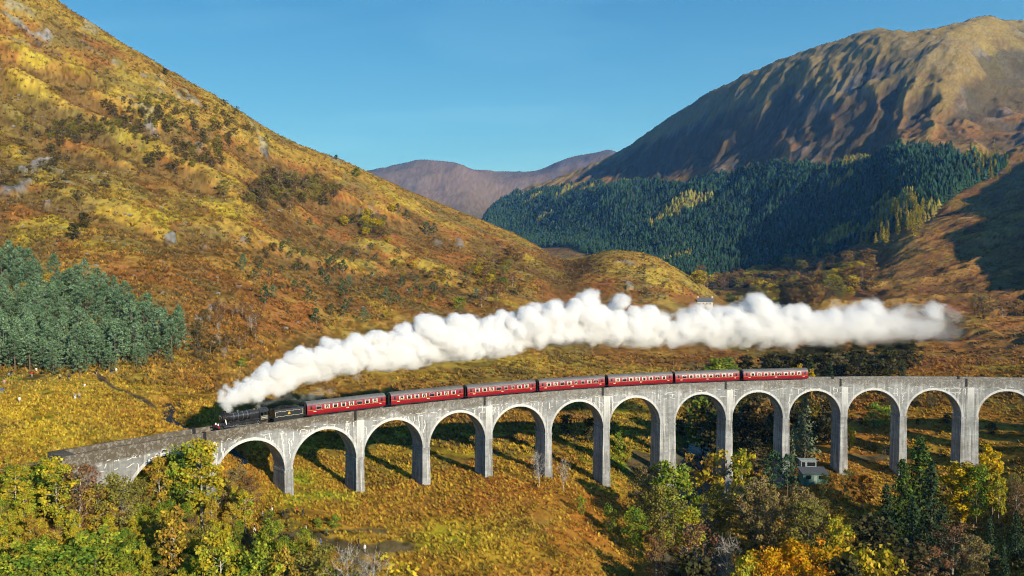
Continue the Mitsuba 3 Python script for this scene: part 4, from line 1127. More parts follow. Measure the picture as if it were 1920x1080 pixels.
def plant(kind, x, y, h, label, group=None, name=None, wide=1.0, cat='tree', sink=.15, v=None, z=None):
    v = int(RNG.integers(KIND[kind][3])) if v is None else v
    s = h / HEIGHT[kind, v]
    z = float(ground_at(x, y)[0]) if z is None else z
    key = numbered(name or kind)
    m = T().translate([float(x), float(y), z - sink]).rotate([0, 0, 1], float(RNG.random() * 360)).scale([s * wide, s * wide, s])
    scene[key + '__trunk'] = {'type': 'instance', 'shapegroup': ref(f'{kind}_{v}_trunk_shape'), 'to_world': m}
    if KIND[kind][2]: scene[key + '__crown'] = {'type': 'instance', 'shapegroup': ref(f'{kind}_{v}_crown_shape'), 'to_world': m}
    tag(key, label, cat, group)
    return key


def at(px, Y):
    x = x_from(px, Y, -55.0)
    z = float(ground_at(x, Y)[0])
    return x_from(px, Y, z), Y, z


def top_height(px, py, Y):
    """Height of a tree at that distance whose tip is seen at row py."""
    x, y, z = at(px, Y)
    return zt_of(py) * Y - z


PLACED = []


def clear(x, y, r):
    if any((x - a) ** 2 + (y - b) ** 2 < (r + c) ** 2 for a, b, c in PLACED): return False
    PLACED.append((x, y, r)); return True
def zone(u, v):
    return ('upper' if v < 0 else 'lower') + ' ' + ('left' if u < -.33 else 'right' if u > .33 else 'middle')


# ------------------------------------------------------------------ the wood at the foot of the western arches
def shown(px, py, Y, kind, label, wide=1.0, group=None, name=None, cat='tree', v=None):
    x, y, z = at(px, Y)
    h = top_height(px, py, Y)
    PLACED.append((x, y, 1.0))
    return plant(kind, x, y, max(1.5, h), label, group, name, wide, cat, v=v)


# single trees that stand out, near the viaduct's western end
for px, py, Y, kind, wide, label in (
    (378, 812, 151, 'yellow_birch', 1.15, 'tall yellow green tree rising over the parapet in front of the first pier'),
    (350, 826, 152, 'green_alder', .8, 'dark green tree just left of the tall yellow tree by the viaduct'),
    (300, 852, 150, 'orange_birch', .8, 'small orange tree under the westernmost arch'),
    (332, 945, 128, 'orange_birch', 1.0, 'bright orange birch with white trunk in the middle of the wood'),
    (415, 985, 122, 'yellow_birch', 1.0, 'yellow pointed birch low in the wood near the picture bottom'),
    (180, 985, 118, 'green_alder', 1.2, 'rounded bright green alder at the front of the wood'),
    (60, 1010, 112, 'green_alder', 1.5, 'broad bright green tree in the bottom corner of the wood'),
    (590, 1015, 126, 'olive_willow', 1.2, 'wide grey green willow bush below the footpath'),
    (655, 1008, 127, 'bare_birch', .9, 'bare white trunked birch beside the dark footpath'),
    (697, 1022, 125, 'bare_birch', .7, 'thin bare birch to the right of the bare birch by the path'),
    (530, 1018, 124, 'golden_birch', .75, 'slim golden birch left of the grey green willow'),
    (480, 1020, 123, 'green_alder', 1.0, 'grey green rounded alder between birches at the picture bottom'),
    (440, 868, 160, 'faded_oak', .9, 'pale faded tree inside the second arch from the west'),
    (470, 885, 158, 'brown_birch', .9, 'brown thinning birch in front of the second western arch'),
    (185, 905, 136, 'golden_birch', 1.2, 'golden tree in front of the viaduct abutment'),
    (150, 866, 134, 'brown_birch', 1.1, 'brownish birch hiding the western end of the viaduct'),
    (108, 852, 132, 'yellow_birch', 1.1, 'yellow birch over the very end of the viaduct parapet'),
    (215, 878, 137, 'olive_willow', 1.0, 'olive tree in front of the pale wall at the viaduct end'),
    (30, 870, 134, 'yellow_birch', 1.2, 'yellow tree at the left edge beside the end of the viaduct'),
    (740, 1035, 128, 'hazel_bush', 1.0, 'yellow bush right of the bare birches by the path')):
    shown(px, py, Y, kind, label, wide)
canopy = lambda px: float(np.interp(px, [-60, 0, 100, 135, 165, 190, 240, 300, 330, 420, 470, 520, 560, 600, 640], [838, 840, 842, 868, 880, 885, 880, 868, 868, 876, 886, 916, 948, 985, 1035]))
WORDS = {'yellow_birch': 'yellow leaved birch in the dense wood below the viaduct end', 'golden_birch': 'golden birch in the dense wood below the viaduct end', 'orange_birch': 'orange leaved birch in the dense wood below the viaduct end',
         'lime_tree': 'yellow green tree in the dense wood below the viaduct end', 'green_alder': 'green alder in the dense wood below the viaduct end', 'olive_willow': 'olive willow in the dense wood below the viaduct end',
         'brown_birch': 'brown half bare birch in the dense wood below the viaduct end', 'bare_birch': 'bare birch among the leafy trees below the viaduct end'}
def zone_wood(px, Y, h):
    a = 'left edge' if px < 90 else 'left half' if px < 230 else 'middle' if px < 360 else 'right half' if px < 480 else 'right end'
    b = 'front rank' if Y < 113 else 'middle ranks' if Y < 132 else 'rear ranks'
    c = 'tall' if h > 7.2 else 'low' if h < 5.2 else 'middling'
    return f'{c} one, {a}, {b}'


count = 0
for _ in range(4200):
    Y = 96 + 62 * RNG.random() ** .9
    px = -70 + 680 * RNG.random()
    if px > 440 and Y < 160 and RNG.random() < .45: continue
    x, y, z = at(px, Y)
    # keep off the path and the people
    if min(math.hypot(x + 38, y - 155), math.hypot(x + 30, y - 157), math.hypot(x + 24, y - 150), math.hypot(x + 44, y - 153)) < 6: continue
    top = canopy(px) + 6 + 22 * RNG.random() + (150 - Y) * RNG.random() * 3.2
    h = zt_of(top) * Y - z
    h = min(h, 4.6 + 4.4 * RNG.random())
    if h < 2.2: continue
    if not clear(x, y, .48 + .052 * h): continue
    q = meshkit.noise(np.array([x / 9, y / 9, 3.0])) + (RNG.random() - .5) * .5
    low = px < 260 and Y < 120
    kind = 'green_alder' if low and RNG.random() < .6 else 'brown_birch' if q < .18 else 'orange_birch' if q < .25 else 'golden_birch' if q < .38 else 'yellow_birch' if q < .62 else 'lime_tree' if q < .76 else 'olive_willow' if q < .92 else 'green_alder'
    if RNG.random() < .035: kind = 'bare_birch'
    zw = zone_wood(px, Y, h)
    plant(kind, x, y, h, f"{WORDS[kind].replace(' in the dense wood below the viaduct end', '').replace(' among the leafy trees below the viaduct end', '')} in the wood, {zw}", f"{kind.replace('_', ' ')} trees of the western wood, {zw}", None, .66 + .36 * RNG.random())
    count += 1
    if count >= 340: break

for k in range(150):                                                   # scrub on the open ground below the first piers
    px, Y = 500 + 330 * RNG.random(), 120 + 42 * RNG.random()
    x, y, z = at(px, Y)
    if px > 640 and Y > 142 or not clear(x, y, .9): continue
    if min(math.hypot(x + 38, y - 155), math.hypot(x + 30, y - 157), math.hypot(x + 44, y - 153)) < 3.5: continue
    kd = ('hazel_bush', 'heather_shrub', 'green_bush', 'heather_shrub', 'olive_willow')[k % 5]
    zz = zone((px - 665) / 165, 141 - Y)
    plant(kd, x, y, 1.2 + 2.2 * RNG.random() ** 2, f"{dict(hazel_bush='yellow', heather_shrub='brown', green_bush='green', olive_willow='olive')[kd]} low scrub around the bare footpath, {zz}", f"{kd.replace('_', ' ')} scrub by the footpath, {zz}", 'footpath_scrub', 1.3, 'shrub')

# ------------------------------------------------------------------ the trees by the river in front of the viaduct
for px, py, Y, kind, wide, label in (
    (1190, 948, 178, 'lime_tree', .95, 'bright green round tree standing alone on rust bracken'),
    (1011, 836, 200, 'bare_birch', .9, 'white leafless birch in front of a pier at the middle of the viaduct'),
    (1057, 852, 202, 'bare_birch', .7, 'thin leafless birch right of the white leafless birch'),
    (1090, 925, 190, 'green_bush', .55, 'small lone green sapling on the shaded bracken slope'),
    (1143, 940, 186, 'green_bush', .6, 'small green sapling nearer the bright green tree'),
    (1215, 872, 196, 'faded_oak', .95, 'brownish dark crown at the foot of the broad double pier'),
    (1262, 862, 192, 'lime_tree', 1.05, 'yellow green willowy tree at the foot of the broad double pier'),
    (1240, 905, 186, 'olive_willow', 1.0, 'olive green shaded tree below the broad double pier'),
    (1288, 948, 172, 'yellow_birch', .9, 'yellow green pointed birch beside the dark river'),
    (1305, 978, 165, 'brown_birch', 1.0, 'pinkish brown birch with thin white trunk beside the river'),
    (1362, 992, 160, 'bare_birch', .8, 'grey leafless tree with pale trunk low by the river'),
    (1330, 918, 190, 'olive_willow', .9, 'dull green bush on the far side of the river'),
    (1345, 900, 196, 'golden_birch', .9, 'golden topped tree against the river gorge'),
    (1392, 838, 214, 'yellow_birch', 1.0, 'yellow tree at the foot of the pier right of the river'),
    (1335, 838, 222, 'hazel_bush', .9, 'yellow bush left of the pier that stands by the river'),
    (1450, 842, 212, 'tall_pine', 1.05, 'green flat topped pine left of the green hut'),
    (1476, 848, 210, 'tall_pine', .85, 'green pine with spreading branches beside the green hut'),
    (1415, 888, 186, 'faded_oak', 1.0, 'wide pale brown almost leafless tree right of the river'),
    (1432, 902, 180, 'faded_oak', .9, 'large pale brown tree right of the river, nearer of two'),
    (1505, 908, 180, 'faded_oak', .85, 'tall straw coloured tree in front of the green hut'),
    (1515, 935, 172, 'olive_willow', 1.1, 'olive yellow tree below the straw coloured one'),
    (1500, 1008, 150, 'golden_maple', 1.15, 'orange gold maple at the picture bottom'),
    (1430, 1016, 148, 'golden_maple', .9, 'smaller orange maple left of the orange gold maple'),
    (1396, 1030, 145, 'yellow_birch', .7, 'slim yellow green birch left of the orange maples'),
    (1572, 962, 158, 'yellow_birch', .8, 'tall thin pale yellow tree right of the orange maple'),
    (1612, 1020, 148, 'yellow_tree', .8, 'lemon yellow maple at the picture bottom'),
    (1658, 1022, 148, 'yellow_tree', .8, 'lemon yellow maple with green tint, right of its twin'),
    (1548, 885, 206, 'olive_willow', .7, 'olive bush half hiding the right side of the green hut'),
    (1616, 886, 205, 'red_rowan', 1.05, 'orange red rowan right of the green hut'),
    (1588, 875, 212, 'olive_willow', .7, 'olive bush at the foot of the pier beside the rowan'),
    (1724, 815, 188, 'yew_green_cypress', 1.0, 'big dark conifer with sunlit lime green tip'),
    (1690, 858, 182, 'yew_green_cypress', .9, 'dark conifer left of the big lime tipped conifer'),
    (1745, 862, 180, 'dark_spruce', 1.25, 'dark conifer right of the big lime tipped conifer'),
    (1660, 905, 175, 'dark_spruce', 1.3, 'black shaded conifer low left of the big conifer'),
    (1710, 930, 166, 'dark_spruce', 1.4, 'black shaded conifer below the big conifer'),
    (1630, 965, 165, 'dark_alder', 1.2, 'black shaded tree between the yellow maple and the conifers'),
    (1765, 945, 166, 'dark_spruce', 1.2, 'dark conifer below the yellow trees'),
    (1800, 862, 186, 'yellow_poplar', 1.6, 'golden yellow rounded poplar right of the big conifer'),
    (1830, 868, 184, 'lime_tree', .8, 'yellow green tree between two golden poplars'),
    (1860, 833, 186, 'yellow_poplar', 1.0, 'tall golden poplar like a flame at the right'),
    (1872, 885, 182, 'yellow_birch', .7, 'yellow tree at the foot of the tall golden poplar'),
    (1905, 900, 176, 'brown_birch', .9, 'rusty thin birch right of the tall golden poplar'),
    (1785, 975, 158, 'brown_birch', 1.2, 'dim brown tree in the shade under the golden poplars'),
    (1825, 1000, 152, 'faded_oak', .9, 'dim olive brown tree at the bottom right'),
    (1855, 965, 160, 'dark_spruce', 1.0, 'dark slender conifer under the tall golden poplar'),
    (1905, 955, 158, 'dark_spruce', 1.15, 'tall dark conifer at the right edge'),
    (1880, 1010, 146, 'dark_spruce', 1.0, 'dark conifer in the bottom right corner'),
    (1580, 1040, 146, 'dark_alder', 1.0, 'dark shaded shrub between the yellow maples'),
    (1690, 1010, 150, 'dark_alder', 1.2, 'dark shaded tree at the bottom, right of the lemon maples'),
    (1740, 1020, 148, 'brown_birch', 1.1, 'dull brown birch at the bottom, under the dark conifers'),
    (1300, 1035, 150, 'dark_alder', 1.0, 'dark bush at the bottom below the pinkish birch'),
    (1230, 1000, 160, 'brown_birch', .8, 'brown shrubby birch left of the pinkish brown birch'),
    # behind the arches
    (1508, 742, 247, 'grey_spruce', 1.2, 'big grey green spruce filling an arch behind the hut'),
    (1488, 790, 244, 'grey_spruce', .9, 'smaller grey green spruce left of the big one in the arch'),
    (1593, 796, 248, 'yellow_tree', .5, 'yellow slip of a tree just right of a pier'),
    (1318, 738, 285, 'green_tree', 1.1, 'green tree seen at the top of the arch over the river'),
    (1345, 742, 280, 'dark_alder', 1.1, 'dark tree behind the arch over the river'),
    (1430, 745, 282, 'autumn_tree', 1.2, 'brown tree behind the arch right of the river'),
    (1402, 752, 290, 'dark_alder', 1.2, 'dark crown behind the arch right of the river'),
    (1455, 765, 270, 'dark_alder', .9, 'dark brown tree beside a pier right of the river'),
    (1556, 745, 285, 'dark_alder', 1.2, 'dark tree right of the big spruce in the arch'),
    (1535, 770, 268, 'dark_spruce', 1.1, 'black conifer right of the big spruce in the arch'),
    (1638, 750, 270, 'green_bush', 1.0, 'green bush in the third arch from the right edge'),
    (1660, 758, 272, 'green_bush', .8, 'small green bush near the other in the third arch from the right edge'),
    (1078, 788, 258, 'brown_birch', .8, 'brown birch in the shade behind the middle arches'),
    (1060, 775, 268, 'dark_alder', 1.0, 'dark bush behind an arch left of the broad double pier'),
    (1105, 780, 262, 'dark_alder', .9, 'dark green bush right of the brown birch behind the arch'),
    (1160, 805, 255, 'green_bush', .7, 'green bush lit by sun beside a pier'),
    (1178, 832, 250, 'hazel_bush', .6, 'yellow green bush by the track under the arch'),
    # between the train and the steam
    (1352, 668, 372, 'green_tree', 1.3, 'dark green tree behind the sixth coach'),
    (1354, 664, 385, 'green_tree', 1.2, 'green tree just behind and above the yellow green one'),
    (1352, 680, 352, 'lime_tree', 1.6, 'yellow green round tree touching the roof of the sixth coach'),
    (1405, 690, 345, 'olive_willow', 1.4, 'pale olive bush above the coach roof'),
    (1495, 681, 335, 'yellow_poplar', 1.1, 'small gold tree above the roof of the last coach'),
    (1521, 689, 328, 'yellow_poplar', .9, 'small gold tree at the tail of the train'),
    (1560, 662, 360, 'faded_oak', 1.6, 'wide grey brown tree right of the end of the train'),
    (1590, 668, 355, 'faded_oak', 1.3, 'grey brown tree beside the wide one behind the parapet'),
    (1660, 650, 375, 'olive_willow', 1.2, 'yellow olive tree under the tail of the steam'),
    (1635, 665, 365, 'dark_alder', 1.5, 'dark tree under the tail of the steam'),
    # right of the steam
    (1842, 548, 560, 'faded_oak', 1.6, 'big pale bare looking tree on the moor beyond the steam'),
    (1880, 566, 545, 'brown_birch', 1.2, 'pale birch right of the big bare looking tree on the moor'),
    (1905, 560, 550, 'autumn_tree', 1.3, 'yellow brown tree at the right edge on the moor'),
    (1780, 585, 520, 'autumn_tree', 1.6, 'brown tree at the end of the steam'),
    (1808, 602, 510, 'autumn_tree', 1.1, 'small brown tree at the end of the steam'),
    (1845, 590, 535, 'dark_alder', 1.4, 'dark scrub under the big bare looking tree')):
    shown(px, py, Y, kind, label, wide)
for k in range(80):                                                    # dark belt behind the last coaches
    px, Y = 1335 + 370 * RNG.random(), 330 + 95 * RNG.random()
    x, y, z = at(px, Y)
    if not clear(x, y, 2.2): continue
    zz = zone((px - 1520) / 185, 378 - Y)
    plant('dark_alder' if k % 3 else 'dark_spruce', x, y, 9 + 6 * RNG.random(), f"dark {'tree' if k % 3 else 'conifer'} in the shaded belt behind the last coaches, {zz}", f"{'trees' if k % 3 else 'conifers'} of the shaded belt, {zz}", None, 1.3)
for k in range(70):                                                    # scrub behind the arches
    px, Y = (1270 + 300 * RNG.random(), 244 + 70 * RNG.random()) if k < 50 else (1590 + 340 * RNG.random(), 246 + 60 * RNG.random())
    x, y, z = at(px, Y)
    if abs(np.interp(y, [p[1] for p in RIVER], [p[0] for p in RIVER]) - x) < 8 or not clear(x, y, 1.6): continue
    zz = zone((px - 1420) / 150, 280 - Y) if k < 50 else zone((px - 1760) / 170, 276 - Y)
    w_ = 'arches by the river' if k < 50 else 'arches at the right'
    plant(('dark_alder', 'heather_shrub', 'dark_alder')[k % 3], x, y, (4 + 5 * RNG.random()) * (1 if k < 50 else .5), f"{('dark', 'brown', 'dark')[k % 3]} scrub behind the {w_}, {zz}", f"{('dark', 'brown', 'dark')[k % 3]} scrub behind the {w_}, {zz}", 'scrub_tree', 1.3, 'shrub')
for k in range(40):                                                    # undergrowth among the river trees
    px, Y = 1150 + 790 * RNG.random(), 138 + 70 * RNG.random()
    x, y, z = at(px, Y)
    if abs(np.interp(y, [p[1] for p in RIVER], [p[0] for p in RIVER]) - x) < 9 or not clear(x, y, 1.6): continue
    plant(('dark_alder', 'heather_shrub', 'olive_willow', 'dark_alder')[k % 4], x, y, 2.5 + 4 * RNG.random(), ('dark', 'brown heathery', 'olive', 'dark')[k % 4] + ' shrub under the river trees, ' + zone((px - 1545) / 395, 172 - Y), ('dark', 'brown', 'olive', 'dark')[k % 4] + ' shrubs by the river, ' + zone((px - 1545) / 395, 172 - Y), 'river_shrub', 1.3, 'shrub')

# ------------------------------------------------------------------ pine plantation on the hillside
edge_top = lambda px: float(np.interp(px, [-40, 0, 60, 110, 200, 260, 320, 362], [445, 452, 480, 488, 512, 548, 580, 612]))
edge_bot = lambda px: float(np.interp(px, [-40, 60, 130, 200, 260, 320, 362], [700, 698, 700, 692, 690, 678, 640]))
count = 0
for _ in range(5000):
    px = -30 + 392 * RNG.random()
    Y = 232 + 125 * RNG.random()
    x, y, z = at(px, Y)
    m = float(rows_of(np.array(z), np.array(y)))
    if not edge_top(px) + 52 < m < edge_bot(px): continue
    if not clear(x, y, 1.6): continue
    za = ('left edge', 'left part', 'middle', 'right part', 'right tip')[int(np.digitize(px, [50, 130, 215, 295]))]
    zb = 'top' if m - edge_top(px) < 95 else 'bottom' if edge_bot(px) - m < 28 else 'upper half' if m < (edge_top(px) + edge_bot(px)) / 2 + 30 else 'lower half'
    pl = RNG.random() < .4
    if RNG.random() < .1: continue
    plant('pale_pine' if pl else 'scots_pine', x, y, 7.0 + 8.0 * RNG.random() ** 1.3, f"{'pale' if pl else 'blue'} green pine in the hillside plantation, {zb} of its {za}", f"{'pale' if pl else 'blue'} plantation pines, {zb} of the {za}", None, .85 + .6 * RNG.random())
    count += 1
    if count >= 230: break
for k in range(60):
    px = 20 + 330 * RNG.random(); q = hit(px, edge_top(px) + 60 + (edge_bot(px) - edge_top(px) - 80) * RNG.random(), 225)
    if q is not None and k < 16: plant('golden_birch' if k % 2 else 'brown_birch', q[0], q[1], 7 + 3 * RNG.random(), ('golden' if k % 2 else 'brown') + ' birch showing among the plantation pines', ('golden' if k % 2 else 'brown') + ' birches in the plantation')
for px, py, hh in ((18, 690, 9), (150, 706, 9), (205, 700, 8), (318, 682, 5), (265, 690, 7), (100, 706, 8)):
    q = hit(px, py, 200)
    if q is not None: PLACED.append((q[0], q[1], 1)); plant('scots_pine', q[0], q[1], hh, {18: 'leftmost pine at the lower edge of the plantation by the footpath', 150: 'pine above the person by the pine trunks at the plantation edge', 205: 'pine behind the walkers right of the plantation middle', 318: 'short pine at the right tip of the lower plantation edge', 265: 'pine with bare trunk near the right of the plantation edge', 100: 'pine leaning over the people in the middle of the plantation edge'}[px], None, None, 1.2)
# brown birches right of the plantation
for k in range(46):
    px, py = 365 + 120 * RNG.random(), 585 + 95 * RNG.random()
    q = hit(px, py, 200)
    if q is None or not clear(q[0], q[1], 1.0): continue
    zz = zone((px - 425) / 60, py - 632)
    plant(('brown_birch', 'bare_birch', 'brown_birch', 'heather_shrub')[k % 4], q[0], q[1], 3.5 + 4 * RNG.random(), ('purple brown birch beside the pine plantation', 'leafless pale birch beside the pine plantation', 'purple brown birch beside the pine plantation', 'brown scrub beside the pine plantation')[k % 4] + ', ' + zz,
          ('brown birches by the plantation', 'leafless birches by the plantation', 'brown birches by the plantation', 'scrub by the plantation')[k % 4] + ', ' + zz, None, 1.0)

# ------------------------------------------------------------------ scattered bushes and small trees on the hill, from the photograph's own spots
for px, py, hh, kind, label in (
    (456, 512, 10, 'scots_pine', 'tallest of the dark pines scattered on the mid hillside'), (476, 530, 7, 'juniper_bush', 'dark round bush right of the tallest scattered pine'), (497, 572, 9, 'juniper_bush', 'wide dark green bush clump low on the hillside'),
    (512, 560, 7, 'scots_pine', 'small pine on the wide dark bush clump'), (593, 608, 8, 'juniper_bush', 'dark round bush above the steam'), (643, 512, 9, 'juniper_bush', 'dark green bush, upper of a pair on the mid hill'), (655, 540, 8, 'scots_pine', 'small dark pine below the pair of bushes'),
    (683, 608, 9, 'scots_pine', 'upright dark pine just above the steam'), (724, 562, 8, 'scots_pine', 'dark pine left of a rounder bush on the hill'), (746, 568, 6, 'juniper_bush', 'rounder dark bush right of a pine on the hill'),
    (140, 450, 8, 'dark_alder', 'dark twin tree alone on yellow grass, lower'), (158, 428, 8, 'dark_alder', 'dark twin tree alone on yellow grass, upper'), (800, 440, 12, 'juniper_bush', 'long dark green thicket below the ridge'), (745, 400, 10, 'juniper_bush', 'dark green bush high on the slope by the ridge'),
    (762, 412, 10, 'juniper_bush', 'dark green bush next to the high one by the ridge'), (815, 438, 10, 'juniper_bush', 'right end of the dark thicket below the ridge'), (775, 508, 8, 'yellow_tree', 'small golden tree on the bracken slope'), (897, 520, 9, 'yellow_tree', 'small bright gold tree in the gully'),
    (903, 512, 9, 'yellow_tree', 'second gold tree in the gully, higher'), (918, 534, 9, 'yellow_tree', 'third gold tree in the gully, lower'), (688, 412, 10, 'yellow_tree', 'yellow birch among crags below the ridge'), (646, 425, 9, 'yellow_tree', 'yellow birch at the left of the crags'),
    (700, 430, 9, 'yellow_tree', 'yellow birch lower among the crags'), (668, 333, 10, 'green_tree', 'round green tree near the skyline'), (872, 528, 7, 'juniper_bush', 'dark pine above a golden tree in the gully'), (893, 560, 8, 'scots_pine', 'dark pine low in the gully'),
    (860, 582, 9, 'green_bush', 'olive green round bush just over the steam'), (945, 540, 9, 'green_tree', 'green tree at the right of the gully'), (975, 555, 9, 'autumn_tree', 'brown tree at the right of the gully'), (310, 140, 6, 'dark_alder', 'tiny tree standing on the skyline'),
    (453, 690, 4, 'green_bush', 'bright green bush by the leaning post'), (500, 268, 7, 'juniper_bush', 'dark bush under the skyline crag'), (630, 300, 5, 'dark_alder', 'bare twigs on the skyline knob')):
    q = hit(px, py, 230)
    if q is None: continue
    PLACED.append((q[0], q[1], 2.0))
    plant(kind, q[0], q[1], hh, label, None, None, 1.15, 'bush' if 'bush' in kind else 'tree')
# clusters: (bearing, row, spread, spread, how many, kinds, height)
CL_ = [(140, 250, 55, 22, 40, ('heather_shrub', 'heather_shrub', 'olive_willow'), 4.2, 'dark scrub tree on the crag of the upper left hill', 'scrub on the upper left crag'),
       (278, 225, 62, 34, 60, ('heather_shrub', 'heather_shrub', 'olive_willow'), 4.4, 'dark scrub tree on the big middle crag', 'scrub on the big crag'),
       (390, 285, 50, 26, 30, ('heather_shrub', 'olive_willow'), 4.4, 'dark scrub below the big crag', 'scrub below the big crag'),
       (330, 300, 40, 26, 16, ('heather_shrub',), 4.5, 'brown scrub in the gully of the left hill', 'scrub in the left gully'),
       (430, 225, 80, 36, 34, ('heather_shrub', 'olive_willow'), 4.4, 'scrub along the upper crag line', 'scrub along the upper crag line'),
       (520, 365, 58, 30, 32, ('olive_willow', 'heather_shrub', 'brown_birch'), 8, 'olive brown birch in the copse on the hill shoulder', 'copse on the hill shoulder'),
       (600, 365, 50, 26, 22, ('olive_willow', 'heather_shrub'), 7, 'olive birch on the crag right of the shoulder copse', 'birches on the right crag'),
       (690, 425, 40, 30, 20, ('olive_willow', 'heather_shrub', 'yellow_tree'), 6, 'scrubby birch among the crags below the ridge', 'birches below the ridge'),
       (640, 520, 90, 60, 34, ('juniper_bush',), 4, 'small dark juniper dotted over the bracken slope', 'junipers on the bracken slope'),
       (560, 480, 120, 60, 22, ('juniper_bush', 'heather_shrub'), 3.5, 'low bush dotted over the middle hillside', 'low bushes on the middle hillside'),
       (930, 520, 70, 45, 36, ('olive_willow', 'autumn_tree', 'brown_birch'), 7, 'thin autumn birch in the gully above the steam', 'birches in the gully'),
       (800, 540, 90, 50, 26, ('juniper_bush', 'hazel_bush', 'heather_shrub'), 4, 'small bush on the slope above the steam', 'bushes above the steam'),
       (110, 320, 90, 40, 18, ('heather_shrub',), 4, 'dark scrub among rocks at the left edge', 'scrub among the left rocks'),
       (1180, 520, 90, 50, 12, ('heather_shrub',), 3.5, 'dark shrub on the rust brown knoll', 'shrubs on the knoll')]
for cx, cy, sx, sy, nn, kinds, hh, lab, grp in CL_:
    for k in range(int(nn * 1.5)):
        u_, v_ = RNG.normal() * .55, RNG.normal() * .55
        q = hit(cx + u_ * sx, cy + v_ * sy, 230)
        zz = zone(u_, v_)
        if q is None or q[1] > 1050 or not clear(q[0], q[1], .9): continue
        kd = kinds[k % len(kinds)]
        plant(kd, q[0], q[1], hh * (.75 + .9 * RNG.random()), f"{lab}, {dict(heather_shrub='brown and low', dark_alder='darkest kind', olive_willow='rounded olive', brown_birch='thin brown', juniper_bush='evergreen', hazel_bush='yellow leaved', autumn_tree='yellow brown', yellow_tree='bright yellow')[kd]}, {zz}", f"{grp}, {kd.replace('_', ' ')}, {zz}", 'hill_scrub' if 'scrub' in lab or 'shrub' in lab else None, 1.2, 'shrub' if hh < 6 else 'tree')

# ------------------------------------------------------------------ the glen: autumn trees round the farmhouse and at the forest foot
for px, py, Y, kind, wide, label in (
    (1462, 540, 880, 'yellow_tree', 1.9, 'wide bright yellow tree above the steam in the glen'), (1440, 545, 890, 'green_tree', 1.4, 'green tree left of the wide yellow one in the glen'), (1418, 536, 900, 'green_tree', 1.3, 'green tree between house and wide yellow tree'),
    (1390, 552, 860, 'yellow_tree', 1.3, 'yellow green tree right of the white farmhouse'), (1370, 548, 870, 'green_tree', 1.3, 'dark green tree right of the white farmhouse'), (1345, 545, 930, 'dark_alder', 1.3, 'dark tree behind the white farmhouse'),
    (1530, 518, 900, 'yellow_tree', 1.3, 'orange yellow tree by the dark gap in the glen'), (1545, 528, 880, 'autumn_tree', 1.5, 'tall olive brown tree right of the dark gap'), (1538, 560, 820, 'autumn_tree', 1.5, 'rusty tree just above the steam'),
    (1575, 552, 830, 'autumn_tree', 1.6, 'round brown tree above the steam'), (1610, 548, 830, 'autumn_tree', 1.6, 'round olive brown tree, right of the round brown one'), (1528, 535, 890, 'green_tree', 1.0, 'small green tree under the orange yellow one')):
    shown(px, py, Y, kind, label, wide)
for k in range(520):
    px = 1300 + 340 * RNG.random()
    Y = 720 + 700 * RNG.random()
    x, y, z = at(px, Y)
    m = float(rows_of(np.array(z), np.array(y)))
    if not (494 < m < 606) or not clear(x, y, 4.2) or (px < 1400 and m > 545): continue
    zz = zone((px - 1470) / 170, m - 530)
    kd = ('autumn_tree', 'brown_birch', 'autumn_tree', 'olive_willow', 'dark_alder', 'yellow_tree', 'autumn_tree')[k % 7]
    plant(kd, x, y, 11 + 9 * RNG.random(), {'autumn_tree': 'brown autumn tree at the foot of the forest', 'brown_birch': 'thin brown birch at the foot of the forest', 'olive_willow': 'olive tree at the foot of the forest', 'dark_alder': 'dark leafless tree at the foot of the forest', 'yellow_tree': 'small yellow tree at the foot of the forest'}[kd] + ', ' + zz, f"{kd.replace('_', ' ')} at the forest foot, {zz}", None, 1.4)
# larches, and the firs in front of the forest edge
for cx, cy, sx, sy, nn, kd, lab, grp in ((1690, 415, 40, 22, 60, 'yellow_larch', 'golden larch in the stand at the right foot of the forest', 'larches at the forest foot'), (1640, 455, 28, 12, 22, 'yellow_larch', 'golden larch at the lower end of the stand', 'larches at the lower end'),
                                        (1850, 318, 34, 22, 60, 'yellow_larch', 'golden larch on the upper right edge of the forest', 'larches on the upper edge'), (1500, 470, 60, 10, 26, 'fir_tree', 'dark green fir along the lower forest edge', 'firs along the forest edge')):
    for k in range(nn):
        u_, v_ = RNG.normal() * .6, RNG.normal() * .7
        q = hit(cx + u_ * sx, cy + v_ * sy, 700)
        if q is None or not clear(q[0], q[1], 3.0): continue
        plant(kd, q[0], q[1], (20 if 'foot' in lab or 'lower end' in lab else 14) + 9 * RNG.random(), f'{lab}, {zone(u_, v_)}', f'{grp}, {zone(u_, v_)}', None, 1.25)

# ------------------------------------------------------------------ the forest on the mountain: one mass of simple conifers
def cone_tree(R, lumps=3, sides=6):
    V, F, o = [], [], 0
    for k in range(lumps):
        z0, z1 = .08 + .26 * k, .50 + .25 * k
        r = .21 * (1 - .24 * k) * (.9 + .2 * R.random())
        a = np.arange(sides) * 2 * np.pi / sides + R.random()
        rr = r * (.75 + .5 * R.random(sides))
        V.append(np.vstack([np.stack([np.cos(a) * rr, np.sin(a) * rr, z0 + (R.random(sides) - .5) * .1], 1), [[0, 0, z1]]]))
        i = np.arange(sides)
        F.append(np.stack([i, (i + 1) % sides, i * 0 + sides], 1) + o); o += sides + 1
    return np.vstack(V), np.vstack(F)


R = np.random.default_rng(99)
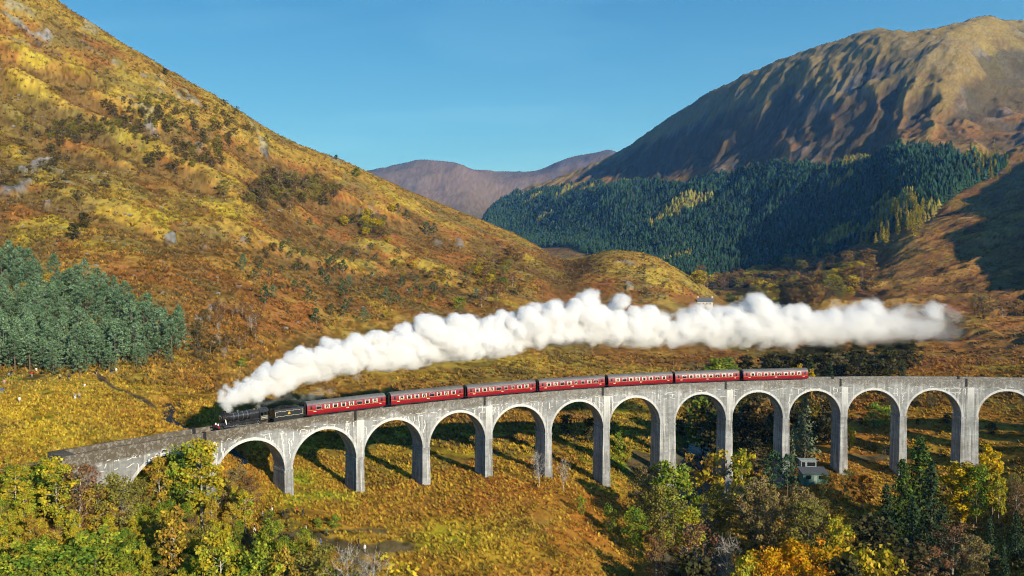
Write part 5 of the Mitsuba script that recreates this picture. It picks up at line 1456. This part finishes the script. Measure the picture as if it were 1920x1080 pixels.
# candidate places: on the mountain's lower flank, denser than they can be told apart
cand_px = 880 + 1060 * R.random(110000)
cand_l = R.random(110000)
Yc = np.exp(math.log(1050) + cand_l * math.log(4900 / 1050))
r_ = np.interp(np.log(Yc), _lr, np.arange(NR)); c_ = np.interp(cand_px, COLS, np.arange(NC))
zc = map_coordinates(ZB, [r_, c_], order=1); kc = map_coordinates(KG, [r_, c_], order=1)
xc = x_from(cand_px, Yc, zc)
rowc = rows_of(zc, Yc)
nz = fb(xc, Yc, 160, 4, 61)
ok = in_forest(xc, Yc) & (kc > 8.8) & (patch(1800, 318, 22, 12)(xc, Yc) < .5)
keep = np.nonzero(ok)[0]
# thin so that the spacing is about even on the ground
keep = keep[np.argsort(-np.log(np.maximum(R.random(len(keep)), 1e-9)) / Yc[keep] ** 2)][:17000]
protos = [cone_tree(R) for _ in range(8)]
yel = sstep(.64, .70, fb(xc, Yc, 110, 3, 62) + .10 * patch(1320, 330, 40, 20)(xc, Yc) + .10 * patch(1530, 330, 90, 16)(xc, Yc) + .16 * patch(1690, 400, 60, 30)(xc, Yc) + .25 * patch(1850, 310, 50, 30)(xc, Yc) + .08 * patch(1110, 425, 120, 14)(xc, Yc) + .09 * patch(1300, 430, 90, 14)(xc, Yc))
for nm, sel, base, label in (('conifer_forest', keep[yel[keep] < .5], (.034, .075, .043), 'dark blue green conifer forest on the mountain flank'), ('larch_forest', keep[yel[keep] >= .5], (.24, .215, .045), 'yellow larches scattered through the dark forest')):
    V, F, C, o = [], [], [], 0
    for i in sel:
        v, f = protos[R.integers(8)]
        h = (11 + 9 * R.random() + 10 * (nz[i] - .4)) * (1 + .2 * (Yc[i] > 2500))
        a = R.random() * 6.28
        ca, sa = math.cos(a), math.sin(a)
        wd = h * (1.15 + .5 * R.random())
        V.append(np.stack([xc[i] + (v[:, 0] * ca - v[:, 1] * sa) * wd, Yc[i] + (v[:, 0] * sa + v[:, 1] * ca) * wd, zc[i] + v[:, 2] * h - 1], 1))
        F.append(f + o); o += len(v)
        C.append(np.clip(np.array(base) * (.5 + .7 * R.random() + .5 * (nz[i] - .5)) * (1 + (R.random(3) - .5) * .3), .003, .9)[None].repeat(len(v), 0))
    scene[nm] = mikit.ply((np.vstack(V), np.vstack(F)), 'needle', color=np.vstack(C))
    tag(nm, label, kind='stuff')

# ------------------------------------------------------------------ bracken, tussocks and heather on the open ground
def tussock(R, blades=7):
    V, F = [], []
    for k in range(blades):
        a = R.random() * 6.283
        d = np.array([math.cos(a), math.sin(a), 0]); n = np.array([-d[1], d[0], 0])
        p = d * .25 * R.random(); l = .35 + .4 * R.random(); wv = .13 + .08 * R.random()
        b = len(V) * 1
        V += [p - n * wv, p + n * wv, p + d * l * .7 + [0, 0, .45 + .5 * R.random()]]
        F.append([b, b + 1, b + 2])
    return np.array(V), np.array(F)


tp = [tussock(R) for _ in range(10)]


def scatter(name, nmax, region, size, tone, label, seed):
    R = np.random.default_rng(seed)
    px, ly = region(R)
    Y = np.exp(ly)
    r_, c_ = np.interp(ly, _lr, np.arange(NR)), np.interp(px, COLS, np.arange(NC))
    z = map_coordinates(ZB, [r_, c_], order=1)
    gc = np.stack([map_coordinates(gaussian_filter(col[..., k], 1.5), [r_, c_], order=1) for k in range(3)], -1)
    rd, pd, cg = (map_coordinates(q, [r_, c_], order=1) for q in (river_d, path_d, CRAG))
    x = x_from(px, Y, z)
    ok = (rd > 8) & (pd > .8 + .6 * R.random(len(x))) & (cg < .5)
    row = rows_of(z, Y)
    ok &= (row < 1110) & (fb(x, Y, 7, 3, seed) > np.where(Y < 215, .30, .42))
    idx = np.nonzero(ok)[0][:nmax]
    V, F, C = [], [], []
    for j, i in enumerate(idx):
        v, f = tp[R.integers(10)]
        s = size * (.6 + .8 * R.random())
        V.append(v * s * [1, 1, .7] + [x[i], Y[i], z[i] - .05]); F.append(f + j * len(v))
        t = tone[min(R.integers(len(tone)), R.integers(len(tone)))]
        C.append(np.repeat((gc[i] * t[3] + np.array(t[:3]) * (1 - t[3]))[None] * (.75 + .65 * R.random()), len(v), 0))
    scene[name] = mikit.ply((np.vstack(V), np.vstack(F)), 'needle', color=np.clip(np.vstack(C), .004, .85))
    tag(name, label, kind='stuff')


TONES = [(.40, .25, .035, .55), (.30, .135, .03, .5), (.45, .33, .035, .55), (.48, .36, .04, .5), (.11, .08, .03, .4), (.33, .15, .03, .5), (.20, .20, .035, .55), (.44, .31, .04, .5), (.15, .15, .03, .5)]
scatter('bracken', 52000, lambda R: (-60 + 2040 * R.random(130000), math.log(118) + math.log(330 / 118) * R.random(130000) ** .85), 1.0, TONES, 'rust and gold bracken and tussocks round the viaduct', 71)
scatter('heather', 44000, lambda R: (-60 + 1400 * R.random(120000), math.log(230) + math.log(930 / 230) * R.random(120000) ** .8), 2.0, [(.11, .075, .03, .35), (.30, .14, .03, .5), (.08, .07, .03, .3), (.4, .26, .03, .7)], 'dark heather tufts spread over the hillside', 72)
scatter('moor_grass', 14000, lambda R: (1330 + 620 * R.random(50000), math.log(280) + math.log(1150 / 280) * R.random(50000)), 1.7, [(.12, .065, .03, .4), (.3, .13, .03, .5), (.4, .22, .03, .7)], 'brown tussock grass over the right moor', 73)
# ------------------------------------------------------------------ people, hut, farmhouse, posts
SKIN, HAIRS = (.50, .32, .23), ((.05, .03, .02), (.10, .06, .03), (.02, .02, .02), (.35, .30, .25))
mat('skin', SKIN, .6)
for nm, c in dict(red=(.45, .03, .03), blue=(.06, .11, .30), black=(.015, .015, .017), white=(.72, .72, .70), grey=(.22, .23, .25), purple=(.22, .03, .20), navy=(.02, .03, .08), green=(.05, .11, .06), tan=(.36, .27, .17), jeans=(.06, .085, .15), hair_dark=(.03, .02, .015), hair_fair=(.30, .22, .13), pink=(.55, .22, .25)).items(): mat('cloth_' + nm, c, .85)
import manifold3d as m3


def bones(segs, refine=.05, smooth=6):
    """One skin round a skeleton: each bone the hull of the spheres at its two joints."""
    def ball(p, r): return m3.Manifold.sphere(r, 10).translate([float(a) for a in p])
    man = None
    for (p, r), (q, s) in segs:
        h = m3.Manifold.batch_hull([ball(p, r), ball(q, s)])
        man = h if man is None else man + h
    man = man.refine_to_length(refine)
    m = man.to_mesh()
    t = trimesh.Trimesh(np.array(m.vert_properties)[:, :3], np.array(m.tri_verts), process=False)
    trimesh.smoothing.filter_taubin(t, iterations=smooth)
    return t


POSES = {}


def person_meshes(pose):
    """Body, jacket, trousers, hair for an adult of 1.72 m facing +y: standing, walking, filming (hands raised), sitting."""
    if pose in POSES: return POSES[pose]
    V = lambda *a: np.array(a, float)
    hip = .90 if pose != 'sitting' else .32
    sh, neck, head = hip + .50, hip + .58, hip + .73
    st = .16 if pose == 'walking' else .0
    legs = []
    for s in (-1, 1):
        h = V(s * .09, 0, hip)
        if pose == 'sitting': k, a = V(s * .13, .42, .44), V(s * .12, .40, .06)
        else: k, a = V(s * .10, s * st * .8 + .02, .48), V(s * .10, s * st * 1.3 - .02, .08)
        legs.append((h, k, a, a + V(0, .17, -.04)))
    arms = []
    for s in (-1, 1):
        a = V(s * .19, 0, sh)
        if pose in ('filming', 'sitting'): e, w = a + V(s * .08, .12, -.22), a + V(-s * .08, .34, .02 if pose == 'filming' else -.14)
        else: e, w = a + V(s * .06, -s * st * .5 - .02, -.28), a + V(s * .06, -s * st + .08, -.52)
        arms.append((a, e, w))
    hd = [((V(0, 0, neck - .02), .055), (V(0, .01, head - .06), .06)), ((V(0, .015, head), .085), (V(0, .0, head + .06), .092)), ((V(0, .06, head - .06), .045), (V(0, .04, head), .07)), ((V(0, .105, head - .005), .014), (V(0, .09, head + .03), .012)),
          ((V(-.09, 0, head + .01), .02), (V(-.085, 0, head + .04), .018)), ((V(.09, 0, head + .01), .02), (V(.085, 0, head + .04), .018))]
    hand = []
    for a, e, w in arms:
        d = (w - e) / np.linalg.norm(w - e)
        sd = np.cross(d, [0, 0, 1.0]); sd /= np.linalg.norm(sd) + 1e-9
        hand += [((e, .036), (w, .03)), ((w, .032), (w + d * .08, .036))]
        hand += [((w + d * .07 + sd * o, .013), (w + d * (.07 + l) + sd * o * 1.2 + V(0, 0, -.02), .010)) for o, l in ((-.03, .06), (-.01, .08), (.011, .085), (.031, .07))] + [((w + d * .02 - sd * .03, .014), (w + d * .06 - sd * .065, .011))]
    torso = [((V(0, 0, hip), .13), (V(0, .01, hip + .22), .12)), ((V(0, .01, hip + .22), .125), (V(0, 0, sh - .06), .14)), ((V(-.13, 0, sh - .03), .075), (V(.13, 0, sh - .03), .075))]
    lseg = lambda g: [x for h, k, a, t in legs for x in (((h, .085 + g), (k, .06 + g)), ((k, .06 + g), (a, .042 + g)))]
    feet = [((a, .045), (t, .04)) for h, k, a, t in legs]
    aseg = lambda g: [x for a, e, w in arms for x in (((a, .058 + g), (e, .044 + g)), ((e, .044 + g), (w - (w - e) * .12, .036 + g)))]
    body = bones(hd + hand + torso + lseg(0) + feet + aseg(0), .04, 4)
    jacket = bones([((p, r + .025), (q, s + .025)) for (p, r), (q, s) in torso] + aseg(.02) + [((V(0, 0, hip - .06), .15), (V(0, 0, hip + .1), .15))], .06, 5)
    trousers = bones(lseg(.018) + [((V(-.06, 0, hip), .11), (V(.06, 0, hip), .11))], .06, 5)
    hair = bones([((V(0, -.015, head + .03), .098), (V(0, -.02, head + .065), .094)), ((V(0, -.05, head - .03), .07), (V(0, -.03, head + .05), .085))], .05, 4)
    shoes = bones([((a + V(0, 0, -.01), .055), (t, .05)) for h, k, a, t in legs], .06, 3)
    POSES[pose] = [mikit.ply(m, None, smooth=True) for m in (body, jacket, trousers, hair, shoes)]
    return POSES[pose]


def person(x, y, face, pose, top, legs, hair, label, h=1.72):
    key = numbered('person')
    z = float(ground_at(x, y)[0])
    m = T().translate([float(x), float(y), z - .03]).rotate([0, 0, 1], face).scale(h / 1.72)
    for nm, d, b in zip(('body', 'jacket', 'trousers', 'hair', 'shoes'), person_meshes(pose), ('skin', 'cloth_' + top, 'cloth_' + legs, 'cloth_' + hair, 'cloth_black')):
        scene[f'{key}__{nm}' if nm != 'body' else key] = {**d, 'bsdf': ref(b), 'to_world': m}
    tag(key, label, 'person')


for px, py, face, pose, top, legs, hair, label in (
    (510, 965, 20, 'standing', 'white', 'black', 'hair_dark', 'person in white top standing on the bare patch below the first pier'),
    (493, 975, 60, 'filming', 'grey', 'jeans', 'hair_dark', 'person in grey jacket and jeans, left of the one in white'),
    (531, 972, -20, 'filming', 'black', 'grey', 'hair_dark', 'person in black jacket right of the one in white'),
    (477, 998, 40, 'walking', 'black', 'white', 'hair_fair', 'person in black top and pale trousers above the purple coat'),
    (526, 996, 10, 'sitting', 'black', 'tan', 'hair_dark', 'seated person in black on the bare patch'),
    (477, 1020, 70, 'standing', 'purple', 'navy', 'hair_dark', 'person in purple coat at the edge of the wood'),
    (556, 964, 0, 'standing', 'red', 'black', 'hair_dark', 'person in red jacket on the path above the wood'),
    (568, 968, -10, 'standing', 'black', 'navy', 'hair_dark', 'person in black beside the path end near the red jacket'),
    (574, 1002, 30, 'filming', 'white', 'tan', 'hair_fair', 'person in white shirt by the footpath'),
    (602, 1026, 20, 'walking', 'blue', 'navy', 'hair_dark', 'person in blue jacket walking on the footpath'),
    (612, 1006, -30, 'standing', 'green', 'black', 'hair_dark', 'person in dark green above the blue jacket'),
    (684, 1036, 60, 'standing', 'white', 'grey', 'hair_fair', 'person in white jacket right of the bare birch'),
    (672, 1024, 0, 'standing', 'black', 'black', 'hair_dark', 'person all in black right of the bare birch'),
    (8, 722, -60, 'standing', 'pink', 'grey', 'hair_dark', 'person in pale pink at the left end of the hillside path'),
    (4, 738, -40, 'standing', 'blue', 'grey', 'hair_fair', 'person in light blue at the very left edge'),
    (17, 709, -50, 'standing', 'grey', 'black', 'hair_dark', 'person in grey on the hillside path at the left edge'),
    (22, 704, -70, 'walking', 'black', 'jeans', 'hair_dark', 'person in black jacket and jeans on the hillside path'),
    (60, 707, -40, 'standing', 'red', 'grey', 'hair_dark', 'person in red coat under the plantation edge'),
    (68, 700, -40, 'filming', 'white', 'black', 'hair_dark', 'person in white under the plantation edge'),
    (75, 697, -30, 'standing', 'grey', 'grey', 'hair_dark', 'person in grey right of the white top under the plantation'),
    (37, 756, -30, 'standing', 'white', 'tan', 'hair_dark', 'person in white alone on the grass slope'),
    (113, 712, -40, 'standing', 'tan', 'black', 'hair_dark', 'person in tan by pine trunks at the plantation edge'),
    (130, 713, -40, 'walking', 'black', 'grey', 'hair_dark', 'person in black jacket by pine trunks at the plantation edge'),
    (159, 726, -50, 'sitting', 'white', 'black', 'hair_fair', 'seated person in white below the plantation'),
    (181, 702, -40, 'standing', 'black', 'tan', 'hair_dark', 'person in black at the lower edge of the plantation, middle'),
    (210, 702, -40, 'filming', 'navy', 'grey', 'hair_dark', 'person in navy left of one in white at the plantation edge'),
    (218, 700, -40, 'standing', 'white', 'grey', 'hair_dark', 'person in white coat at the right part of the plantation edge'),
    (141, 749, -50, 'standing', 'grey', 'white', 'hair_dark', 'person in grey on the stony path above the burn'),
    (149, 748, -50, 'standing', 'tan', 'jeans', 'hair_fair', 'person in beige beside one in grey on the stony path')):
    q = hit(px, py, 100 if py > 800 else 170)
    if q is not None: person(q[0], q[1], face + 90, pose, top, legs, hair, label)


def moved(m, x, y, z, rot=0):
    v, f = (np.array(m[0]), m[1]) if isinstance(m, tuple) else vf(m)
    c, s = math.cos(rot), math.sin(rot)
    return np.stack([v[:, 0] * c - v[:, 1] * s + x, v[:, 0] * s + v[:, 1] * c + y, v[:, 2] + z], 1), f


# green hut under the arches
mat('hut_green', (.07, .15, .115), .7); mat('hut_roof', (.085, .095, .105), .8, spec=.1); mat('hut_white', (.24, .27, .26), .7); mat('slate', (.12, .125, .135), .55); mat('whitewash', (.66, .65, .61), .85); mat('timber', (.24, .17, .11), .8)
hx, hy, hz = at(1524, 226); hz += .3
HUT = numbered('wooden_hut'); tag(HUT, 'green wooden hut with flat grey roof at the foot of the viaduct', 'hut')
A_ = -.10
for part, m, b in (('wall', box(-3.3, 3.3, -2.6, 2.6, -1, 2.5, .03), 'hut_green'), ('roof', prism([(-3.1, 2.52), (3.1, 3.0), (3.1, 3.14), (-3.1, 2.66)], -3.7, 3.7), 'hut_roof'), ('upper_wall', box(-2.6, 1.6, 2.62, 5.2, 2.2, 4.7, .03), 'hut_white'), ('upper_roof', box(-2.9, 1.9, 2.4, 5.5, 4.72, 4.9, .03), 'hut_white')):
    put(f'{HUT}__{part}', moved(m, hx, hy, hz, A_), b)
for cx, w, z0, z1, yy, wall in ((-1.8, 1.3, 1.0, 2.0, -2.62, 'wall'), (1.6, 1.3, 1.0, 2.0, -2.62, 'wall'), (.2, 2.2, 3.3, 4.4, 2.60, 'upper_wall'), (-1.9, .9, 3.0, 4.4, 2.60, 'upper_wall')):
    k = child(f'{HUT}__{wall}', 'window')
    put(k, moved(box(cx - w / 2, cx + w / 2, yy - .03, yy + .01, z0, z1), hx, hy, hz, A_), 'window_glass')
put(f'{HUT}__door', moved(box(-.35, .5, -2.64, -2.59, -.1, 1.95), hx, hy, hz, A_), 'hut_white')
# white farmhouse in the glen
fx, fy, fz = at(1318, 800); q = hit(1322, 573, 500)
if q is not None: fx, fy, fz = q
FA = numbered('white_farmhouse'); tag(FA, 'white farmhouse with slate roof behind the knoll in the glen', 'house')
put(f'{FA}__wall', moved(join([box(-6.5, 6.5, -3.4, 3.4, -2, 3.6), prism([(-3.4, 3.6), (3.4, 3.6), (0, 6.6)], -6.5, 6.5)]), fx, fy, fz, -.25), 'whitewash')
rf = put(f'{FA}__roof', moved(join([prism([(-3.8, 3.35), (0, 6.75), (0, 6.98), (-4.0, 3.45)], -6.8, 6.8), prism([(3.8, 3.35), (4.0, 3.45), (0, 6.98), (0, 6.75)], -6.8, 6.8)]), fx, fy, fz, -.25), 'slate')
for k_ in (-1, 1): put(child(rf, 'chimney'), moved(box(k_ * 6.0 - .5, k_ * 6.0 + .5, -.5, .5, 6.3, 8.2), fx, fy, fz, -.25), 'whitewash')
for cx in (-4.2, -1.6, 1.6, 4.2): put(child(FA, 'window'), moved(box(cx - .5, cx + .5, -3.43, -3.38, 1.2, 2.6), fx, fy, fz, -.25), 'window_glass')
put(f'{FA}__door', moved(box(-.5, .5, -3.44, -3.38, 0, 2.1), fx, fy, fz, -.25), 'timber')


def post(px, py, y0, h, r, lean, label, name='telegraph_pole', arm=False):
    q = hit(px, py, y0)
    if q is None: return
    key = numbered(name); tag(key, label, 'pole')
    b = q + [0, 0, -.5]; t = q + [lean * h, 0, h]
    put(key + '__shaft', cyl(b, t, r, r * .8, 8), 'timber', 40)
    if arm: put(key + '__crossarm', moved(box(-.9, .9, -.08, .08, -.08, .08), *(t - [0, 0, .6])), 'timber')


post(446, 718, 190, 6.0, .14, .18, 'pale wooden post leaning right behind the locomotive', 'leaning_post')
post(1263, 706, 300, 8, .12, 0, 'slim pole behind the fifth coach')
post(1017, 562, 400, 8, .10, 0, 'slim pole on the slope above the steam')
for px, h in ((1320, 8), (1337, 8), (1352, 10)): post(px, 541 if px < 1350 else 545, 600, h, .16, 0, {1320: 'telegraph pole on the end of the knoll, left of three', 1337: 'telegraph pole on the end of the knoll, middle of three', 1352: 'telegraph pole on the end of the knoll, tallest of three'}[px], 'telegraph_pole', True)
# loose rocks on the hill
R = np.random.default_rng(5)
V, F, o = [], [], 0
rk = [trimesh.creation.icosphere(1, 1.0) for _ in range(1)][0]
for k in range(900):
    q = hit(-20 + 1330 * R.random(), 20 + 640 * R.random(), 225)
    if q is None or q[1] > 950: continue
    v = np.array(rk.vertices) * (1 + (R.random((len(rk.vertices), 1)) - .5) * .5) * (.25 + .8 * R.random() ** 4 + q[1] / 2600) * [1.2, 1, .6] + q
    V.append(v); F.append(np.array(rk.faces) + o); o += len(v)
mat('grey_stone', (.20, .195, .185), .9)
put('scattered_rocks', (np.vstack(V), np.vstack(F)), 'grey_stone'); tag('scattered_rocks', 'small pale rocks lying over the grass hillside', kind='stuff')
# ------------------------------------------------------------------ steam of the locomotive
R = np.random.default_rng(17)
ENV = [(424, 752, 774, -4.5), (434, 722, 765, -4.4), (452, 706, 762, -4.2), (480, 694, 758, -4.0), (520, 674, 742, -4), (560, 655, 728, -4), (600, 648, 716, -4.5), (640, 628, 708, -5), (680, 622, 700, -5.5), (720, 618, 700, -6), (760, 614, 696, -6.5), (800, 592, 692, -7), (840, 588, 688, -7), (880, 592, 682, -7.5),
       (920, 598, 674, -8), (960, 584, 668, -8), (1000, 568, 662, -8.5), (1050, 562, 656, -9), (1100, 556, 654, -9), (1150, 566, 656, -9.5), (1200, 576, 656, -10), (1250, 584, 654, -10), (1300, 578, 656, -10.5), (1350, 574, 656, -11), (1410, 558, 658, -11), (1460, 570, 660, -11.5), (1500, 580, 658, -12), (1560, 572, 652, -12), (1610, 560, 652, -12.5),
       (1650, 566, 650, -13), (1700, 574, 646, -13), (1745, 568, 648, -13.5), (1780, 596, 645, -14), (1805, 612, 640, -14)]
E_ = np.array(ENV, float)


def env(px): return [float(np.interp(px, E_[:, 0], E_[:, k])) for k in (1, 2, 3)]


def plume_s(px, n):
    p = via(_ss, n, 0)
    b = 960 + FPX * p[:, 0] / (CP * p[:, 1] - SP * (p[:, 2] + 15))
    return float(np.interp(px, b, _ss))


PUFF = []                                                               # s, n, z, radius, softness
px = 426.0
while px < 1800:
    t, b, n0 = env(px)
    s0 = plume_s(px, n0)
    Y = via(s0, n0, 0)[1]
    zc, hz_ = zt_of((t + b) / 2) * Y, (b - t) / 2 / FPX * Y
    soft = np.interp(px, [420, 900, 1300, 1600, 1800], [.0, .15, .55, .88, 1.12])
    PUFF.append((s0, n0, zc - hz_ * .05, hz_ * .80, soft))
    for k in range(5):
        a = R.random() * 6.283
        rr = hz_ * (.26 + .26 * R.random())
        d = hz_ - rr * .9
        PUFF.append((s0 + R.normal() * hz_ * .35, n0 + math.cos(a) * d * .9, zc + math.sin(a) * d * (1.0 if math.sin(a) > 0 else .85), rr, soft))
    px += max(6.0, hz_ / Y * FPX * .30)
# domes that stand out of the top, as the photograph shows them
for cx, cy, rp in ((1100, 562, 24), (1160, 568, 17), (1420, 575, 30), (1630, 575, 24), (1745, 585, 24), (1215, 588, 24), (1300, 590, 22), (1370, 590, 22), (1500, 590, 22), (1560, 590, 22), (810, 612, 26), (700, 640, 22), (660, 650, 24), (745, 640, 22), (870, 610, 24), (985, 596, 24), (1030, 590, 26), (1060, 600, 28), (600, 670, 20), (560, 678, 20), (515, 698, 20), (470, 722, 16), (930, 612, 18)):
    n0 = env(cx)[2]; s0 = plume_s(cx, n0); Y = via(s0, n0, 0)[1]
    PUFF.append((s0, n0 + 1.5, zt_of(cy) * Y, rp / FPX * Y, np.interp(cx, [420, 900, 1300, 1800], [.0, .15, .5, .9])))
WISP = []                                                               # low thin steam by the cab and tender
for cx, cy, rp in ((488, 766, 7), (500, 760, 9), (515, 754, 9), (530, 757, 11), (548, 752, 10), (565, 745, 12), (582, 744, 11), (600, 738, 12), (618, 735, 10), (655, 722, 9), (640, 716, 10), (668, 706, 10), (535, 744, 8)):
    s0 = plume_s(cx, -3.4); Y = via(s0, -3.4, 0)[1]
    WISP.append((s0, -3.4, zt_of(cy) * Y, rp / FPX * Y, 1.0))
PW_ = np.array(PUFF); WW = np.array(WISP)
HAZE = (1.3e-5, 3.2e-5, 7.6e-5)
scene['haze_air'] = {'type': 'homogeneous', 'albedo': rgb(.95, .96, .97), 'sigma_t': rgb(HAZE), 'phase': {'type': 'hg', 'g': .3}}
VOX = .45


def warp_noise(P):
    return meshkit.fbm(P / 3.6, 4, 77)


def steam_piece(idx, sA, sB, half):
    near = PW_[(PW_[:, 0] + PW_[:, 3] > sA - 2) & (PW_[:, 0] - PW_[:, 3] < sB + 2)]
    wis = WW[(WW[:, 0] + WW[:, 3] > sA - 2) & (WW[:, 0] - WW[:, 3] < sB + 2)]
    if not len(near): return
    al = np.vstack([near, wis]) if len(wis) else near
    n_lo, n_hi = (al[:, 1] - al[:, 3]).min() - 1.0, (al[:, 1] + al[:, 3]).max() + 1.0
    z_lo, z_hi = (al[:, 2] - al[:, 3]).min() - 1.0, (al[:, 2] + al[:, 3]).max() + 1.0
    n_mid = (n_lo + n_hi) / 2
    n_lo, n_hi = (n_lo, n_mid - .02) if half else (n_mid + .02, n_hi)
    cor = np.array([via(s, n, 0)[:2] for n in (n_hi, n_lo) for s in (sA + .02, sB - .02)])         # plan corners
    ex = cor[1] - cor[0]; ex /= np.linalg.norm(ex); ey = np.array([-ex[1], ex[0]])
    if ((cor[2] - cor[0]) @ ey) < 0: ey = -ey
    loc = np.stack([cor @ ex, cor @ ey], 1)
    lo, hi = loc.min(0) - .05, loc.max(0) + .05
    nx, ny, nz = (max(4, int(math.ceil(d / VOX))) for d in (hi[0] - lo[0], hi[1] - lo[1], z_hi - z_lo))
    gx, gy, gz = (np.linspace(a, b, m) for a, b, m in ((lo[0], hi[0], nx), (lo[1], hi[1], ny), (z_lo, z_hi, nz)))
    Zz, Yy, Xx = np.meshgrid(gz, gy, gx, indexing='ij')
    W = np.stack([Xx * ex[0] + Yy * ey[0], Xx * ex[1] + Yy * ey[1], Zz], -1)
    wn = warp_noise(W)
    fine = meshkit.fbm(W / 1.1, 2, 88)
    dens = np.zeros(Xx.shape)
    for grp, dmax in ((near, 1.0), (wis, .5)):
        if not len(grp): continue
        C = np.array([[*via(s, n, 0)[:2], z] for s, n, z, r, f in grp])
        best = np.full(Xx.shape, 1e9); soft = np.zeros(Xx.shape)
        for c, (s, n, z, r, f) in zip(C, grp):
            d = np.sqrt(((W - c) ** 2).sum(-1)) - r
            k = d < best
            best = np.where(k, d, best); soft = np.where(k, f, soft)
        sd = best + (wn - .5) * (3.4 + 3.0 * soft) + (fine - .5) * 1.0
        edge = .5 + 2.6 * soft
        q = np.clip(-sd / edge, 0, 1)
        sig = (2.6 - 2.22 * soft) if dmax == 1.0 else 1.3
        if dmax != 1.0: q = q * np.clip((wn - .36) * 5, 0, 1)
        dens = np.maximum(dens, q * sig * (1 - .55 * soft * (1 - np.clip((wn - .3) * 3, 0, 1))))
    if dens.max() <= 0: return
    M = np.eye(4)
    M[:2, 0] = ex * (hi[0] - lo[0]); M[:2, 1] = ey * (hi[1] - lo[1]); M[2, 2] = z_hi - z_lo
    M[:2, 3] = ex * lo[0] + ey * lo[1]; M[2, 3] = z_lo
    med = f'steam_medium_{idx:02d}'
    scene[med] = {'type': 'heterogeneous', 'albedo': .999, 'scale': 1.0, 'phase': {'type': 'isotropic'},
                  'sigma_t': {'type': 'gridvolume', 'grid': mi.VolumeGrid(dens[..., None].astype(np.float32)), 'filter_type': 'trilinear', 'to_world': T(M)}}
    P = [[*c, z] for z in (z_lo + .05, z_hi - .05) for c in (cor[0], cor[1], cor[3], cor[2])]
    f = np.array([[0, 2, 1], [0, 3, 2], [4, 5, 6], [4, 6, 7]] + [t for a, b in ((0, 1), (1, 2), (2, 3), (3, 0)) for t in ((a, b, b + 4), (a, b + 4, a + 4))])
    m = trimesh.Trimesh(np.array(P), f, process=False)
    if m.volume < 0: f = f[:, ::-1]
    key = f'steam__{idx:03d}'
    scene[key] = {**mikit.ply((np.array(P), f), None), 'bsdf': {'type': 'null'}, 'interior': ref(med), 'exterior': ref('haze_air')}


s_lo, s_hi = (PW_[:, 0] - PW_[:, 3]).min() - 1, (PW_[:, 0] + PW_[:, 3]).max() + 2
NSEG = 15
ed = np.linspace(s_lo, s_hi, NSEG + 1)
for k in range(NSEG):
    for hf in (0, 1): steam_piece(2 * k + 1 + hf, ed[k], ed[k + 1], hf)
tag('steam', 'long billowing plume of white steam trailing from the locomotive', 'steam', kind='stuff')
labels['steam__001'] = {'label': 'long billowing plume of white steam trailing from the locomotive', 'kind': 'stuff'}

# ------------------------------------------------------------------ the air of the glen
low = float(min(ZB.min(), -62.0)) - 1.0
high = float(max(ZB.max(), 1.0)) + 12.0
scene['haze'] = {'type': 'cube', 'bsdf': {'type': 'null'}, 'interior': ref('haze_air'),
                 'to_world': T().translate([4000, 4500, (low + high) / 2]).scale([18000, 7800, (high - low) / 2])}
tag('haze', 'thin blue air between the glen and the far hills', kind='stuff')
scene['camera']['medium'] = ref('haze_air')
